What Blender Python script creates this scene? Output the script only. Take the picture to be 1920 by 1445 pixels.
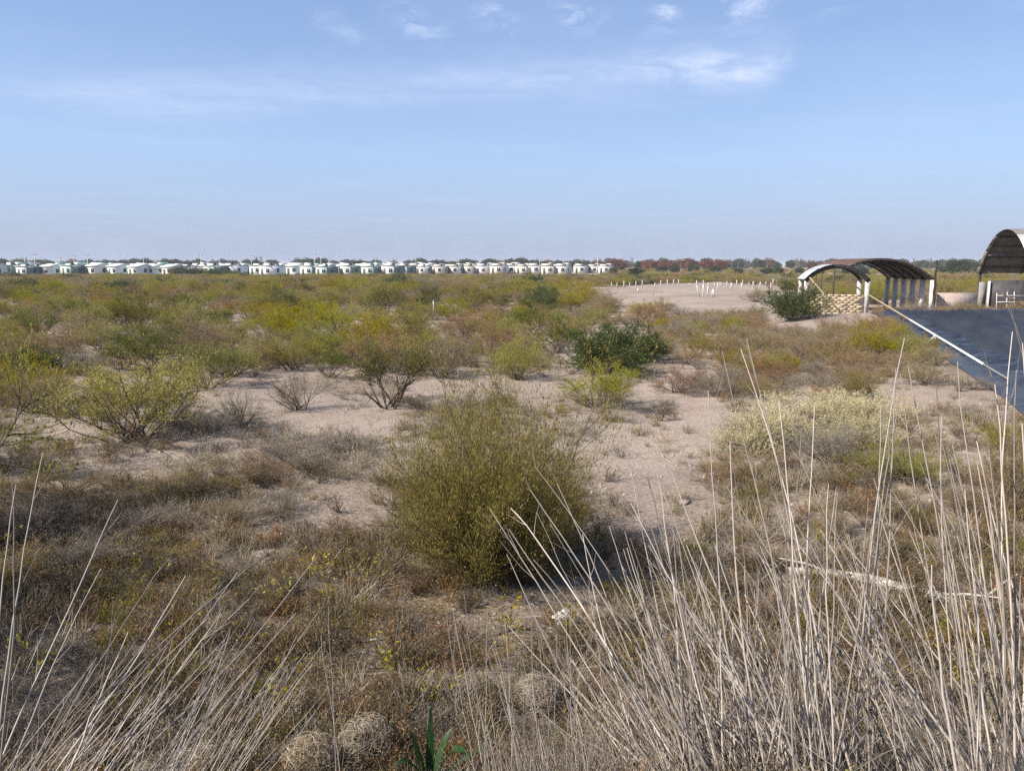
import bpy, math, random
import numpy as np
from mathutils import Vector

for o in list(bpy.data.objects): bpy.data.objects.remove(o, do_unlink=True)
SC = bpy.context.scene
COL = SC.collection
R = math.radians
RNG = np.random.default_rng(7)
random.seed(7)

# ------------------------------------------------------------------ camera
FPX, CX, CY = 1444.0, 960.0, 722.5
PITCH = R(8.93); CAMZ = 3.2
cam = bpy.data.cameras.new('camera'); cam.sensor_width = 36.0; cam.lens = 36.0*FPX/1920.0
cam.clip_start = 0.05; cam.clip_end = 20000
camo = bpy.data.objects.new('camera', cam); COL.objects.link(camo)
camo.location = (0, 0, CAMZ); camo.rotation_euler = (R(90)-PITCH, 0, 0)
SC.camera = camo

# ------------------------------------------------------------------ sun, sky, exposure
SUN_EL = 39.0; SUN_AZ = 22.0            # sun stands to the left, a little behind the viewer
sdir = Vector((-math.cos(R(SUN_AZ))*math.cos(R(SUN_EL)), -math.sin(R(SUN_AZ))*math.cos(R(SUN_EL)), math.sin(R(SUN_EL))))
sun = bpy.data.lights.new('sun', 'SUN'); sun.energy = 5.0; sun.angle = R(0.6); sun.color = (1.0, 0.925, 0.80)
suno = bpy.data.objects.new('sun', sun); COL.objects.link(suno)
suno.rotation_euler = sdir.to_track_quat('Z', 'Y').to_euler(); suno.location = (-30, -12, 40)
SC.view_settings.view_transform = 'Standard'; SC.view_settings.look = 'None'
SC.view_settings.exposure = 0.70; SC.view_settings.gamma = 1.0; SC.view_settings.use_curve_mapping = False
SC.cycles.use_denoising = False; SC.cycles.use_adaptive_sampling = True; SC.cycles.adaptive_threshold = 0.008; SC.cycles.adaptive_min_samples = 48
SC.cycles.max_bounces = 3; SC.cycles.transparent_max_bounces = 8; SC.cycles.volume_bounces = 0
SC.cycles.diffuse_bounces = 1; SC.cycles.glossy_bounces = 2; SC.cycles.transmission_bounces = 3

class NT:
    """small helper round a node tree"""
    def __init__(s, tree): s.t = tree; s.n = tree.nodes; s.l = tree.links
    def new(s, kind, ins=None, **props):
        nd = s.n.new(kind)
        for k, v in props.items(): setattr(nd, k, v)
        if ins:
            for k, v in ins.items(): s.put(nd.inputs[k], v)
        return nd
    def put(s, sock, v):
        if isinstance(v, bpy.types.NodeSocket): s.l.new(v, sock)
        elif isinstance(v, bpy.types.Node): s.l.new(v.outputs[0], sock)
        else: sock.default_value = v
    def math(s, op, a, b=0.0, c=None, clamp=False):
        nd = s.n.new('ShaderNodeMath'); nd.operation = op; nd.use_clamp = clamp
        s.put(nd.inputs[0], a); s.put(nd.inputs[1], b)
        if c is not None: s.put(nd.inputs[2], c)
        return nd.outputs[0]
    def mix(s, f, a, b, mode='MIX'):
        nd = s.n.new('ShaderNodeMix'); nd.data_type = 'RGBA'; nd.blend_type = mode
        s.put(nd.inputs[0], f); s.put(nd.inputs[6], a); s.put(nd.inputs[7], b)
        return nd.outputs[2]
    def ramp(s, fac, stops):
        nd = s.n.new('ShaderNodeValToRGB'); s.put(nd.inputs[0], fac)
        el = nd.color_ramp.elements
        while len(el) < len(stops): el.new(0.5)
        for e, (p, c) in zip(el, stops):
            e.position = p; e.color = (c, c, c, 1) if isinstance(c, (int, float)) else (*c[:3], 1)
        return nd.outputs[0]
    def noise(s, vec, scale, detail=4, rough=0.55, dist=0.0):
        nd = s.new('ShaderNodeTexNoise', {'Scale': scale, 'Detail': detail, 'Roughness': rough, 'Distortion': dist})
        if vec is not None: s.put(nd.inputs['Vector'], vec)
        return nd.outputs[0]

world = bpy.data.worlds.new('World'); SC.world = world; world.use_nodes = True
w = NT(world.node_tree); w.n.clear()
sky = w.new('ShaderNodeTexSky', sky_type='NISHITA', sun_disc=False)
sky.sun_elevation = R(SUN_EL); sky.sun_rotation = math.atan2(sdir.x, sdir.y) % (2*math.pi)
sky.air_density = 1.0; sky.dust_density = 1.6; sky.ozone_density = 1.6; sky.altitude = 1100
tc = w.new('ShaderNodeTexCoord')
sx = w.new('ShaderNodeSeparateXYZ', {0: tc.outputs['Generated']})
zz = w.math('MAXIMUM', sx.outputs[2], 0.03)
pu = w.math('DIVIDE', sx.outputs[0], zz); pv = w.math('DIVIDE', sx.outputs[1], zz)
# a dull lavender veil of dust low in the air all round the horizon
veil = w.ramp(sx.outputs[2], [(0.0, 0.95), (0.05, 0.86), (0.14, 0.72), (0.30, 0.55), (0.55, 0.25), (1.0, 0.1)])
air = w.ramp(sx.outputs[2], [(0.0, (0.232, 0.268, 0.372)), (0.05, (0.238, 0.290, 0.412)), (0.13, (0.232, 0.325, 0.50)), (0.26, (0.175, 0.26, 0.455)), (1.0, (0.10, 0.17, 0.36))])
skyc = w.mix(veil, sky.outputs[0], w.mix(1.0, air, (10, 10, 10, 1), 'MULTIPLY'))
# thin high cirrus: broad streaks over the whole sky, one long band, one row of tufts
def band(ax, ay, bx, by, wid, u=pu, v=pv):
    dx, dy = bx-ax, by-ay; L = math.hypot(dx, dy); nx, ny = -dy/L, dx/L
    d = w.math('ADD', w.math('MULTIPLY', u, nx), w.math('MULTIPLY', v, ny))
    d = w.math('DIVIDE', w.math('SUBTRACT', d, nx*ax+ny*ay), wid)
    g = w.math('POWER', 2.718, w.math('MULTIPLY', w.math('MULTIPLY', d, d), -1.0))
    t = w.math('ADD', w.math('MULTIPLY', u, dx/L), w.math('MULTIPLY', v, dy/L))
    t = w.math('DIVIDE', w.math('SUBTRACT', t, (dx*ax+dy*ay)/L), L)   # 0 at a, 1 at b
    return g, t
def sk(px, py):
    u, v = (px-CX)/FPX, (CY-py)/FPX
    d = Vector((u, math.cos(PITCH)+v*math.sin(PITCH), -math.sin(PITCH)+v*math.cos(PITCH)))
    return d.x/d.z, d.y/d.z
cv = w.new('ShaderNodeCombineXYZ', {0: pu, 1: pv, 2: 0.0})
mpA = w.new('ShaderNodeMapping', {'Vector': cv.outputs[0], 'Rotation': (0, 0, R(-22)), 'Scale': (0.55, 1.5, 1)})
nA = w.noise(mpA.outputs[0], 1.3, 7, 0.62, 0.6)
mpB = w.new('ShaderNodeMapping', {'Vector': tc.outputs['Generated'], 'Rotation': (0, R(26), 0), 'Scale': (7, 7, 22)})
nB = w.noise(mpB.outputs[0], 2.2, 8, 0.68, 0.7)
nD = w.noise(tc.outputs['Generated'], 26.0, 6, 0.6, 1.0)
nC = w.noise(cv.outputs[0], 0.55, 3, 0.5)
g1, t1 = band(*sk(60, 205), *sk(1490, 125), 0.62)
e1 = w.math('MULTIPLY', w.ramp(t1, [(0.0, 0.0), (0.12, 0.75), (0.6, 0.62), (0.97, 1.0), (1.0, 0.0)]), g1)
c1 = w.math('MULTIPLY', e1, w.math('MULTIPLY', w.ramp(nA, [(0.30, 0.25), (0.70, 1.0)]), w.ramp(nB, [(0.35, 0.45), (0.65, 1.0)])))
g1b, t1b = band(*sk(1150, 128), *sk(1500, 128), 0.30)
c1b = w.math('MULTIPLY', w.math('MULTIPLY', g1b, w.ramp(t1b, [(0.0, 0.0), (0.35, 0.9), (0.8, 1.0), (1.0, 0.0)])), w.ramp(w.math('ADD', w.math('MULTIPLY', nB, 0.6), w.math('MULTIPLY', nD, 0.4)), [(0.44, 0.0), (0.62, 1.0)]))
g2, t2 = band(*sk(520, 60), *sk(1500, 0), 0.26)
e2 = w.math('MULTIPLY', w.ramp(t2, [(0.0, 0.0), (0.2, 0.6), (0.9, 1.0), (1.0, 0.3)]), g2)
tuft = w.math('POWER', w.math('ADD', w.math('MULTIPLY', w.math('SINE', w.math('ADD', w.math('MULTIPLY', t2, 40.0), w.math('MULTIPLY', nD, 5.0))), 0.5), 0.5), 2.0)
c2 = w.math('MULTIPLY', w.math('MULTIPLY', e2, tuft), w.ramp(nB, [(0.44, 0.0), (0.62, 1.0)]))
c3 = w.math('MULTIPLY', w.ramp(nC, [(0.45, 0.0), (0.75, 0.45)]), w.ramp(nA, [(0.30, 0.15), (0.72, 0.8)]))
cl = w.math('ADD', w.math('ADD', w.math('MULTIPLY', c1, 0.85), w.math('MULTIPLY', c1b, 0.5)), w.math('ADD', w.math('MULTIPLY', c2, 0.8), w.math('MULTIPLY', c3, 0.55)), clamp=True)
skyc = w.mix(cl, skyc, (3.9, 4.5, 5.9, 1))
bg = w.new('ShaderNodeBackground', {'Color': skyc, 'Strength': 0.112})
wo = w.new('ShaderNodeOutputWorld', {'Surface': bg.outputs[0]})

# ------------------------------------------------------------------ pixel -> place
def ray(px, py):
    u, v = (px-CX)/FPX, (CY-py)/FPX
    return np.array((u, math.cos(PITCH)+v*math.sin(PITCH), -math.sin(PITCH)+v*math.cos(PITCH)))
def G(px, py, z=0.0):
    d = ray(px, py); t = (z-CAMZ)/d[2]; return np.array((0, 0, CAMZ))+d*t
def AT(px, py, Y):
    d = ray(px, py); return np.array((0, 0, CAMZ))+d*(Y/d[1])
def to_px(x, y, z=0.0):
    dz = z-CAMZ
    f = y*math.cos(PITCH)-dz*math.sin(PITCH); up = y*math.sin(PITCH)+dz*math.cos(PITCH)
    return CX+FPX*x/f, CY-FPX*up/f

# ------------------------------------------------------------------ terrain height
BERM = 0.6
PA = G(1655, 586, BERM)[:2]; PB = G(1880, 716, BERM)[:2]
edge = (PB-PA)/np.linalg.norm(PB-PA)
P0 = PB+edge*4.0
POND = np.array([P0, P0+np.array((34, -1.0)), PA+np.array((34, 1.5)), PA])      # counter-clockwise
def pond_sd(x, y):
    """signed distance-like: negative inside the pond"""
    out = None; which = None
    for i in range(4):
        a, b = POND[i], POND[(i+1) % 4]; e = (b-a)/np.linalg.norm(b-a); n = np.array((e[1], -e[0]))
        d = (x-a[0])*n[0]+(y-a[1])*n[1]
        out = d if out is None else np.maximum(out, d)
    return out
def smooth(t): t = np.clip(t, 0, 1); return t*t*(3-2*t)
def wav(x, y, s, seed):
    r = np.random.default_rng(seed); z = 0*x
    for k in range(6):
        a = r.uniform(0, 6.28); f = s*r.uniform(0.6, 1.7); p = r.uniform(0, 6.28)
        z = z+np.sin((x*math.cos(a)+y*math.sin(a))*f+p)
    return z/6
def hgt(x, y):
    x = np.asarray(x, float); y = np.asarray(y, float)
    r = np.hypot(x, y)
    z = 0.10*wav(x, y, 0.55, 3)*smooth(r/14)+0.04*wav(x, y, 1.9, 4)+0.30*wav(x, y, 0.09, 5)*smooth((r-25)/60)*(1-smooth((r-120)/80))
    bank = smooth((4.3+0.15*np.sin(x*0.7+1)+0.1*np.sin(x*1.9)-y)/3.2)
    z = z+1.65*bank
    sd = pond_sd(x, y)
    z = z+(BERM-0.0)*smooth(1-sd/7.5)*(1-smooth((y-PA[1]-3)/14)*0.5)
    z = np.where(sd < 0.0, BERM-0.06-np.clip(-sd-0.6, 0, 4)*0.9, z)
    return z
def gz(x, y): return float(hgt(x, y))
def onground(px, py):
    """where the sight line of a pixel first meets the ground"""
    d = ray(px, py); t = np.concatenate([np.linspace(1.0, 60, 6000), np.linspace(60, 600, 6000)])
    X, Y, Z = d[0]*t, d[1]*t, CAMZ+d[2]*t
    k = int(np.argmax(Z <= hgt(X, Y)))
    if k == 0: k = len(t)-1
    return float(X[k]), float(Y[k]), gz(X[k], Y[k])

# ------------------------------------------------------------------ mesh helpers
def mesh_np(name, V, F, mat=None, smooth_f=False, vattr=None):
    V = np.asarray(V, np.float32); F = np.asarray(F, np.int32); k = F.shape[1]
    me = bpy.data.meshes.new(name)
    me.vertices.add(len(V)); me.vertices.foreach_set('co', V.ravel())
    me.loops.add(F.size); me.loops.foreach_set('vertex_index', F.ravel())
    me.polygons.add(len(F)); me.polygons.foreach_set('loop_start', np.arange(0, F.size, k, dtype=np.int32))
    if smooth_f: me.polygons.foreach_set('use_smooth', np.ones(len(F), bool))
    if vattr is not None:
        a = me.attributes.new('v', 'FLOAT', 'FACE'); a.data.foreach_set('value', np.asarray(vattr, np.float32))
    me.update(calc_edges=True)
    if mat: me.materials.append(mat)
    return me
class MB:
    """collects quads into one mesh"""
    def __init__(s): s.V = []; s.F = []; s.A = []; s.n = 0
    def add(s, V, F, a=None):
        V = np.asarray(V, float).reshape(-1, 3); F = np.asarray(F, int).reshape(-1, 4)
        s.V.append(V); s.F.append(F+s.n); s.n += len(V)
        s.A.append(np.full(len(F), 0.5) if a is None else (np.full(len(F), a) if np.isscalar(a) else np.asarray(a)))
    def mesh(s, name, mat=None, smooth_f=False):
        return mesh_np(name, np.vstack(s.V), np.vstack(s.F), mat, smooth_f, np.concatenate(s.A))
    def box(s, x0, x1, y0, y1, z0, z1, M=None):
        V = np.array([(x, y, z) for z in (z0, z1) for y in (y0, y1) for x in (x0, x1)], float)
        if M is not None: V = V@M.T
        s.add(V, [(0, 2, 3, 1), (4, 5, 7, 6), (0, 1, 5, 4), (2, 6, 7, 3), (0, 4, 6, 2), (1, 3, 7, 5)])
        return s
    def bar(s, a, b, wx, wz=None, taper=1.0):
        a = np.array(a, float); b = np.array(b, float); wz = wz or wx
        d = (b-a)/np.linalg.norm(b-a); up = np.array((0, 0, 1.0)) if abs(d[2]) < 0.95 else np.array((1.0, 0, 0))
        u = np.cross(d, up); u /= np.linalg.norm(u); v = np.cross(u, d)
        V = []
        for p, k in ((a, 1.0), (b, taper)):
            for su, sv in ((-1, -1), (1, -1), (1, 1), (-1, 1)): V.append(p+u*su*wx*k/2+v*sv*wz*k/2)
        s.add(V, [(0, 1, 2, 3), (7, 6, 5, 4), (0, 4, 5, 1), (1, 5, 6, 2), (2, 6, 7, 3), (3, 7, 4, 0)])
        return s
def tubes(P, r0, r1, sides=3):
    """P (N,S,3) polylines -> verts, quads"""
    P = np.asarray(P, float); N, S, _ = P.shape
    T = np.gradient(P, axis=1); T /= np.linalg.norm(T, axis=2, keepdims=True)+1e-9
    ref = np.where(np.abs(T[:, :, 2:3]) > 0.9, np.array((1.0, 0, 0)), np.array((0, 0, 1.0)))
    U = np.cross(T, ref); U /= np.linalg.norm(U, axis=2, keepdims=True)+1e-9
    W = np.cross(T, U)
    t = np.linspace(0, 1, S)[None, :, None]
    rr = np.asarray(r0).reshape(-1, 1, 1)*(1-t)+np.asarray(r1).reshape(-1, 1, 1)*t
    rings = []
    for k in range(sides):
        a = 2*math.pi*k/sides
        rings.append(P+(U*math.cos(a)+W*math.sin(a))*rr)
    V = np.stack(rings, axis=2)                       # N,S,sides,3
    idx = np.arange(N*S*sides).reshape(N, S, sides); nx = np.roll(idx, -1, axis=2)
    F = np.stack([idx[:, :-1], nx[:, :-1], nx[:, 1:], idx[:, 1:]], axis=-1).reshape(-1, 4)
    return V.reshape(-1, 3), F
def norm(a): return a/(np.linalg.norm(a, axis=-1, keepdims=True)+1e-9)
def leaves(C, D, ln, wd, rng):
    """diamond leaves at C pointing along D"""
    n = len(C); D = norm(D); side = norm(np.cross(D, rng.normal(size=(n, 3))))
    ln = ln*rng.uniform(0.6, 1.3, (n, 1)); wd = wd*rng.uniform(0.6, 1.3, (n, 1))
    V = np.stack([C, C+D*ln*0.5+side*wd*0.5, C+D*ln, C+D*ln*0.5-side*wd*0.5], axis=1).reshape(-1, 3)
    return V, np.arange(n*4).reshape(n, 4)
def grow(start, d, L, nseg, up, jit, rng):
    N = len(start); P = np.zeros((N, nseg+1, 3)); P[:, 0] = start; d = norm(d); L = np.asarray(L).reshape(-1, 1)
    for k in range(nseg):
        d = norm(d+np.array((0, 0, up))/nseg+rng.normal(size=(N, 3))*jit)
        P[:, k+1] = P[:, k]+d*L/nseg
    return P
def sample(P, n, tmin, tmax, rng, power=1.0):
    N, S, _ = P.shape; i = rng.integers(0, N, n); t = (tmin+(tmax-tmin)*rng.uniform(0, 1, n)**power)*(S-1)
    k = np.minimum(t.astype(int), S-2); f = (t-k)[:, None]
    a, b = P[i, k], P[i, k+1]
    return a*(1-f)+b*f, norm(b-a), i, t/(S-1)
def deflect(d, ang, rng):
    n = len(d); s = norm(np.cross(d, rng.normal(size=(n, 3)))); a = rng.uniform(ang[0], ang[1], n)[:, None]
    return d*np.cos(a)+s*np.sin(a)

# ------------------------------------------------------------------ object helpers
def tag(o, label, cat, group=None):
    o['label'] = label; o['category'] = cat
    if group: o['group'] = group
    return o
def obj(name, me, parent=None):
    o = bpy.data.objects.new(name, me); COL.objects.link(o)
    if parent is not None: o.parent = parent
    return o
def thing(name, label, cat, loc=(0, 0, 0), rotz=0.0, scale=1.0, group=None):
    o = bpy.data.objects.new(name, None); COL.objects.link(o); o.empty_display_size = 0.2
    o.location = [float(v) for v in loc]; o.rotation_euler = (0, 0, float(rotz))
    o.scale = (scale,)*3 if np.isscalar(scale) else [float(v) for v in scale]
    return tag(o, label, cat, group)
def struct(o): o['kind'] = 'structure'; return o
def stuff(o): o['kind'] = 'stuff'; return o

# ------------------------------------------------------------------ materials
MATS = {}
def pmat(name, c1, c2, scale=6.0, rough=0.8, metal=0.0, bump=0.2, bscale=None, detail=6, c3=None, spec=0.3):
    m = bpy.data.materials.new(name); m.use_nodes = True; t = NT(m.node_tree); t.n.clear()
    tcn = t.new('ShaderNodeTexCoord'); v = tcn.outputs['Object']
    n = t.noise(v, scale, detail, 0.6)
    col = t.ramp(n, [(0.32, c1), (0.68, c2)] if c3 is None else [(0.28, c1), (0.52, c2), (0.72, c3)])
    oi = t.new('ShaderNodeObjectInfo')
    hs = t.new('ShaderNodeHueSaturation', {'Color': col, 'Value': t.math('ADD', 0.88, t.math('MULTIPLY', oi.outputs['Random'], 0.24))})
    b = t.new('ShaderNodeBsdfPrincipled', {'Base Color': hs.outputs[0], 'Roughness': rough, 'Metallic': metal})
    b.inputs['Specular IOR Level'].default_value = spec
    if bump:
        bn = t.new('ShaderNodeBump', {'Strength': bump, 'Distance': 0.02, 'Height': t.noise(v, bscale or scale*5, 5)})
        t.l.new(bn.outputs[0], b.inputs['Normal'])
    t.new('ShaderNodeOutputMaterial', {'Surface': b.outputs[0]})
    MATS[name] = m; return m
def leafmat(name, stops, trans=0.25, var=0.3, rough=0.6, hue=0.02):
    """leaf colour differs from leaf to leaf (v) and from plant to plant (object random)"""
    m = bpy.data.materials.new(name); m.use_nodes = True; t = NT(m.node_tree); t.n.clear()
    at = t.new('ShaderNodeAttribute', attribute_name='v')
    oi = t.new('ShaderNodeObjectInfo')
    k = len(stops)
    col = t.ramp(at.outputs['Fac'], [(i/(k-1) if k > 1 else 0, c) for i, c in enumerate(stops)])
    rnd = oi.outputs['Random']
    hs = t.new('ShaderNodeHueSaturation', {'Color': col,
        'Hue': t.math('ADD', 0.5-hue, t.math('MULTIPLY', rnd, 2*hue)),
        'Saturation': t.math('ADD', 0.85, t.math('MULTIPLY', t.math('FRACT', t.math('MULTIPLY', rnd, 7.3)), 0.3)),
        'Value': t.math('ADD', 1-var*0.5, t.math('MULTIPLY', t.math('FRACT', t.math('MULTIPLY', rnd, 13.7)), var))})
    b = t.new('ShaderNodeBsdfPrincipled', {'Base Color': hs.outputs[0], 'Roughness': rough})
    b.inputs['Specular IOR Level'].default_value = 0.25
    if trans:
        tr = t.new('ShaderNodeBsdfTranslucent', {'Color': hs.outputs[0]})
        mx = t.new('ShaderNodeMixShader', {0: trans, 1: b.outputs[0], 2: tr.outputs[0]})
        t.new('ShaderNodeOutputMaterial', {'Surface': mx.outputs[0]})
    else: t.new('ShaderNodeOutputMaterial', {'Surface': b.outputs[0]})
    MATS[name] = m; return m

M_OLIVE = leafmat('olive_leaf', [(0.12, 0.105, 0.014), (0.255, 0.222, 0.028), (0.385, 0.335, 0.05), (0.30, 0.21, 0.045)], trans=0.42)
M_GREEN = leafmat('green_leaf', [(0.075, 0.078, 0.017), (0.15, 0.145, 0.033), (0.24, 0.22, 0.05)], trans=0.35)
M_DARK = leafmat('dark_green_leaf', [(0.04, 0.055, 0.02), (0.085, 0.105, 0.032), (0.14, 0.16, 0.05)], trans=0.3)
M_BROWN = leafmat('brown_leaf', [(0.15, 0.10, 0.05), (0.27, 0.19, 0.095), (0.38, 0.28, 0.145), (0.30, 0.235, 0.07)], trans=0.25)
M_RUST = leafmat('rust_leaf', [(0.18, 0.09, 0.04), (0.31, 0.175, 0.08), (0.38, 0.25, 0.11)], trans=0.25)
M_GREY = leafmat('grey_leaf', [(0.17, 0.14, 0.11), (0.29, 0.245, 0.19), (0.40, 0.345, 0.27)], trans=0.2)
M_PALE = leafmat('pale_seed', [(0.42, 0.35, 0.18), (0.60, 0.52, 0.29), (0.70, 0.63, 0.40)], trans=0.3, var=0.15, hue=0.008)
M_STRAW = leafmat('straw', [(0.30, 0.235, 0.165), (0.47, 0.385, 0.285), (0.58, 0.50, 0.39)], trans=0.15, hue=0.005)
M_CANE = leafmat('dry_cane', [(0.13, 0.105, 0.088), (0.31, 0.265, 0.23), (0.48, 0.42, 0.37)], trans=0.0, var=0.5, rough=0.5, hue=0.008)
M_UMBER = leafmat('umber_herb', [(0.07, 0.048, 0.032), (0.14, 0.10, 0.065), (0.24, 0.175, 0.105), (0.17, 0.14, 0.045)], trans=0.2)
M_YELLOW = leafmat('yellow_leaf', [(0.22, 0.16, 0.015), (0.38, 0.30, 0.02), (0.30, 0.28, 0.04)], trans=0.3)
M_BLADE = leafmat('green_blade', [(0.02, 0.05, 0.018), (0.04, 0.085, 0.03)], trans=0.25, rough=0.35)
M_STEM = pmat('stem_bark', (0.07, 0.055, 0.04), (0.17, 0.13, 0.09), 20, 0.9, bump=0)
M_STEMG = pmat('grey_stem_bark', (0.11, 0.085, 0.065), (0.23, 0.185, 0.145), 20, 0.9, bump=0)
M_RED = leafmat('autumn_red_leaf', [(0.13, 0.05, 0.035), (0.22, 0.095, 0.06), (0.25, 0.14, 0.08)])
M_TREE = leafmat('tree_leaf', [(0.03, 0.045, 0.022), (0.06, 0.08, 0.035), (0.10, 0.115, 0.05)])
M_BARE = leafmat('bare_twig', [(0.13, 0.105, 0.09), (0.2, 0.165, 0.14)], trans=0.0)
M_CONC = pmat('concrete', (0.34, 0.325, 0.30), (0.50, 0.48, 0.45), 4, 0.85, c3=(0.58, 0.56, 0.52))
M_CONCG = pmat('grey_concrete', (0.17, 0.165, 0.16), (0.28, 0.27, 0.26), 4, 0.9)
M_ADOBE = pmat('sand_block', (0.44, 0.34, 0.23), (0.58, 0.46, 0.32), 5, 0.95)
M_GALV = pmat('galvanised_sheet', (0.42, 0.43, 0.44), (0.60, 0.61, 0.62), 3, 0.45, metal=0.3, bump=0.1)
M_RUSTY = pmat('rusty_sheet', (0.035, 0.024, 0.02), (0.12, 0.065, 0.045), 2.5, 0.75, c3=(0.19, 0.15, 0.13))
M_DARKSHEET = pmat('dark_sheet', (0.10, 0.088, 0.082), (0.16, 0.14, 0.13), 2.5, 0.75, c3=(0.21, 0.185, 0.17))  # dark grey-brown tone of the hangar's far-flank sheets
M_IRON = pmat('dark_iron', (0.015, 0.014, 0.014), (0.045, 0.04, 0.038), 5, 0.6)
M_WOOD = pmat('old_wood', (0.05, 0.035, 0.025), (0.12, 0.09, 0.065), 6, 0.9)
M_TAN = pmat('tan_pole', (0.30, 0.22, 0.13), (0.46, 0.36, 0.24), 6, 0.8)
M_WHITE = pmat('white_paint', (0.70, 0.69, 0.66), (0.82, 0.81, 0.79), 3, 0.6)
M_LOG = pmat('bleached_wood', (0.34, 0.30, 0.25), (0.60, 0.55, 0.48), 8, 0.9, bump=0.6)
M_PINK = pmat('pink_concrete', (0.27, 0.215, 0.185), (0.40, 0.33, 0.29), 3, 0.9)
M_STONE = pmat('pebble', (0.24, 0.20, 0.175), (0.45, 0.395, 0.355), 9, 0.9, bump=0)
M_PLASTIC = pmat('weathered_plastic', (0.45, 0.42, 0.38), (0.66, 0.63, 0.58), 9, 0.6)
M_DARKP = pmat('dark_panel', (0.03, 0.028, 0.032), (0.075, 0.07, 0.075), 3, 0.6)

def ground_material():
    m = bpy.data.materials.new('sandy_soil'); m.use_nodes = True; t = NT(m.node_tree); t.n.clear()
    tcn = t.new('ShaderNodeTexCoord'); v = tcn.outputs['Object']
    big = t.noise(v, 0.16, 5, 0.6, 0.4); mid = t.noise(v, 1.3, 6, 0.65); fine = t.noise(v, 16, 6, 0.7); grit = t.noise(v, 70, 3, 0.7)
    sand = t.ramp(t.math('ADD', t.math('MULTIPLY', mid, 0.55), t.math('MULTIPLY', fine, 0.45)), [(0.34, (0.20, 0.155, 0.125)), (0.46, (0.35, 0.28, 0.235)), (0.55, (0.43, 0.355, 0.305)), (0.68, (0.52, 0.44, 0.385))])
    litter = t.ramp(fine, [(0.3, (0.06, 0.043, 0.03)), (0.5, (0.15, 0.11, 0.08)), (0.7, (0.29, 0.23, 0.175))])
    red = t.ramp(fine, [(0.3, (0.16, 0.085, 0.05)), (0.7, (0.33, 0.21, 0.14))])
    sepn = t.new('ShaderNodeSeparateXYZ', {0: v})
    # plant litter lies thick on the shaded bank and in drifts over the plain
    near = t.math('SUBTRACT', 1.0, t.math('DIVIDE', t.math('SUBTRACT', sepn.outputs[1], 5.5), 7.0), clamp=True)
    lm = t.math('ADD', t.math('MULTIPLY', t.math('ADD', t.math('MULTIPLY', mid, 0.5), t.math('MULTIPLY', big, 0.5)), 1.0), t.math('MULTIPLY', near, 0.15))
    f1 = t.ramp(lm, [(0.47, 0.0), (0.60, 0.85)])
    f1 = t.math('MULTIPLY', f1, t.ramp(fine, [(0.3, 1.0), (0.72, 0.35)]))
    col = t.mix(f1, sand, litter)
    f2 = t.ramp(t.noise(v, 0.45, 4, 0.6), [(0.62, 0.0), (0.74, 0.6)])
    col = t.mix(f2, col, red)
    col = t.mix(0.6, col, t.ramp(grit, [(0.35, (0.62, 0.6, 0.58)), (0.65, (1.18, 1.16, 1.14))]), 'MULTIPLY')
    bn = t.new('ShaderNodeBump', {'Strength': 0.8, 'Distance': 0.035, 'Height': t.math('ADD', t.math('ADD', fine, t.math('MULTIPLY', grit, 0.35)), t.math('MULTIPLY', mid, 1.2))})
    b = t.new('ShaderNodeBsdfPrincipled', {'Base Color': col, 'Roughness': 0.95, 'Normal': bn.outputs[0]})
    b.inputs['Specular IOR Level'].default_value = 0.15
    t.new('ShaderNodeOutputMaterial', {'Surface': b.outputs[0]})
    return m
def liner_material():
    m = bpy.data.materials.new('pond_liner_sheet'); m.use_nodes = True; t = NT(m.node_tree); t.n.clear()
    tcn = t.new('ShaderNodeTexCoord'); v = tcn.outputs['Object']
    mp = t.new('ShaderNodeMapping', {'Vector': v, 'Rotation': (0, 0, R(-8)), 'Scale': (0.5, 3.2, 1)})
    wr = t.noise(mp.outputs[0], 1.6, 5, 0.6, 0.8)
    dust = t.noise(v, 0.8, 6, 0.65)
    col = t.ramp(dust, [(0.35, (0.022, 0.025, 0.034)), (0.75, (0.055, 0.056, 0.062))])
    bn = t.new('ShaderNodeBump', {'Strength': 0.6, 'Distance': 0.12, 'Height': wr})
    b = t.new('ShaderNodeBsdfPrincipled', {'Base Color': col, 'Roughness': 0.34, 'Normal': bn.outputs[0]})
    t.new('ShaderNodeOutputMaterial', {'Surface': b.outputs[0]})
    return m
M_GROUND = ground_material(); M_LINER = liner_material()

# ------------------------------------------------------------------ ground sheet
def build_ground():
    a = np.concatenate([np.linspace(-48, 48, 420), np.linspace(50, 310, 66)]); a = np.radians(a)
    r = np.concatenate([[0.02], np.geomspace(0.5, 80, 250), np.geomspace(83, 9000, 60)])
    A, Rr = np.meshgrid(a, r); X = np.sin(A)*Rr; Y = np.cos(A)*Rr
    Z = hgt(X, Y)
    n, m = X.shape; idx = np.arange(n*m).reshape(n, m); nx = np.roll(idx, -1, axis=1)
    F = np.stack([idx[:-1], idx[1:], nx[1:], nx[:-1]], axis=-1).reshape(-1, 4)[:, ::-1]
    me = mesh_np('ground', np.stack([X, Y, Z], -1).reshape(-1, 3), F, M_GROUND, True)
    struct(obj('ground', me))
build_ground()

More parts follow.
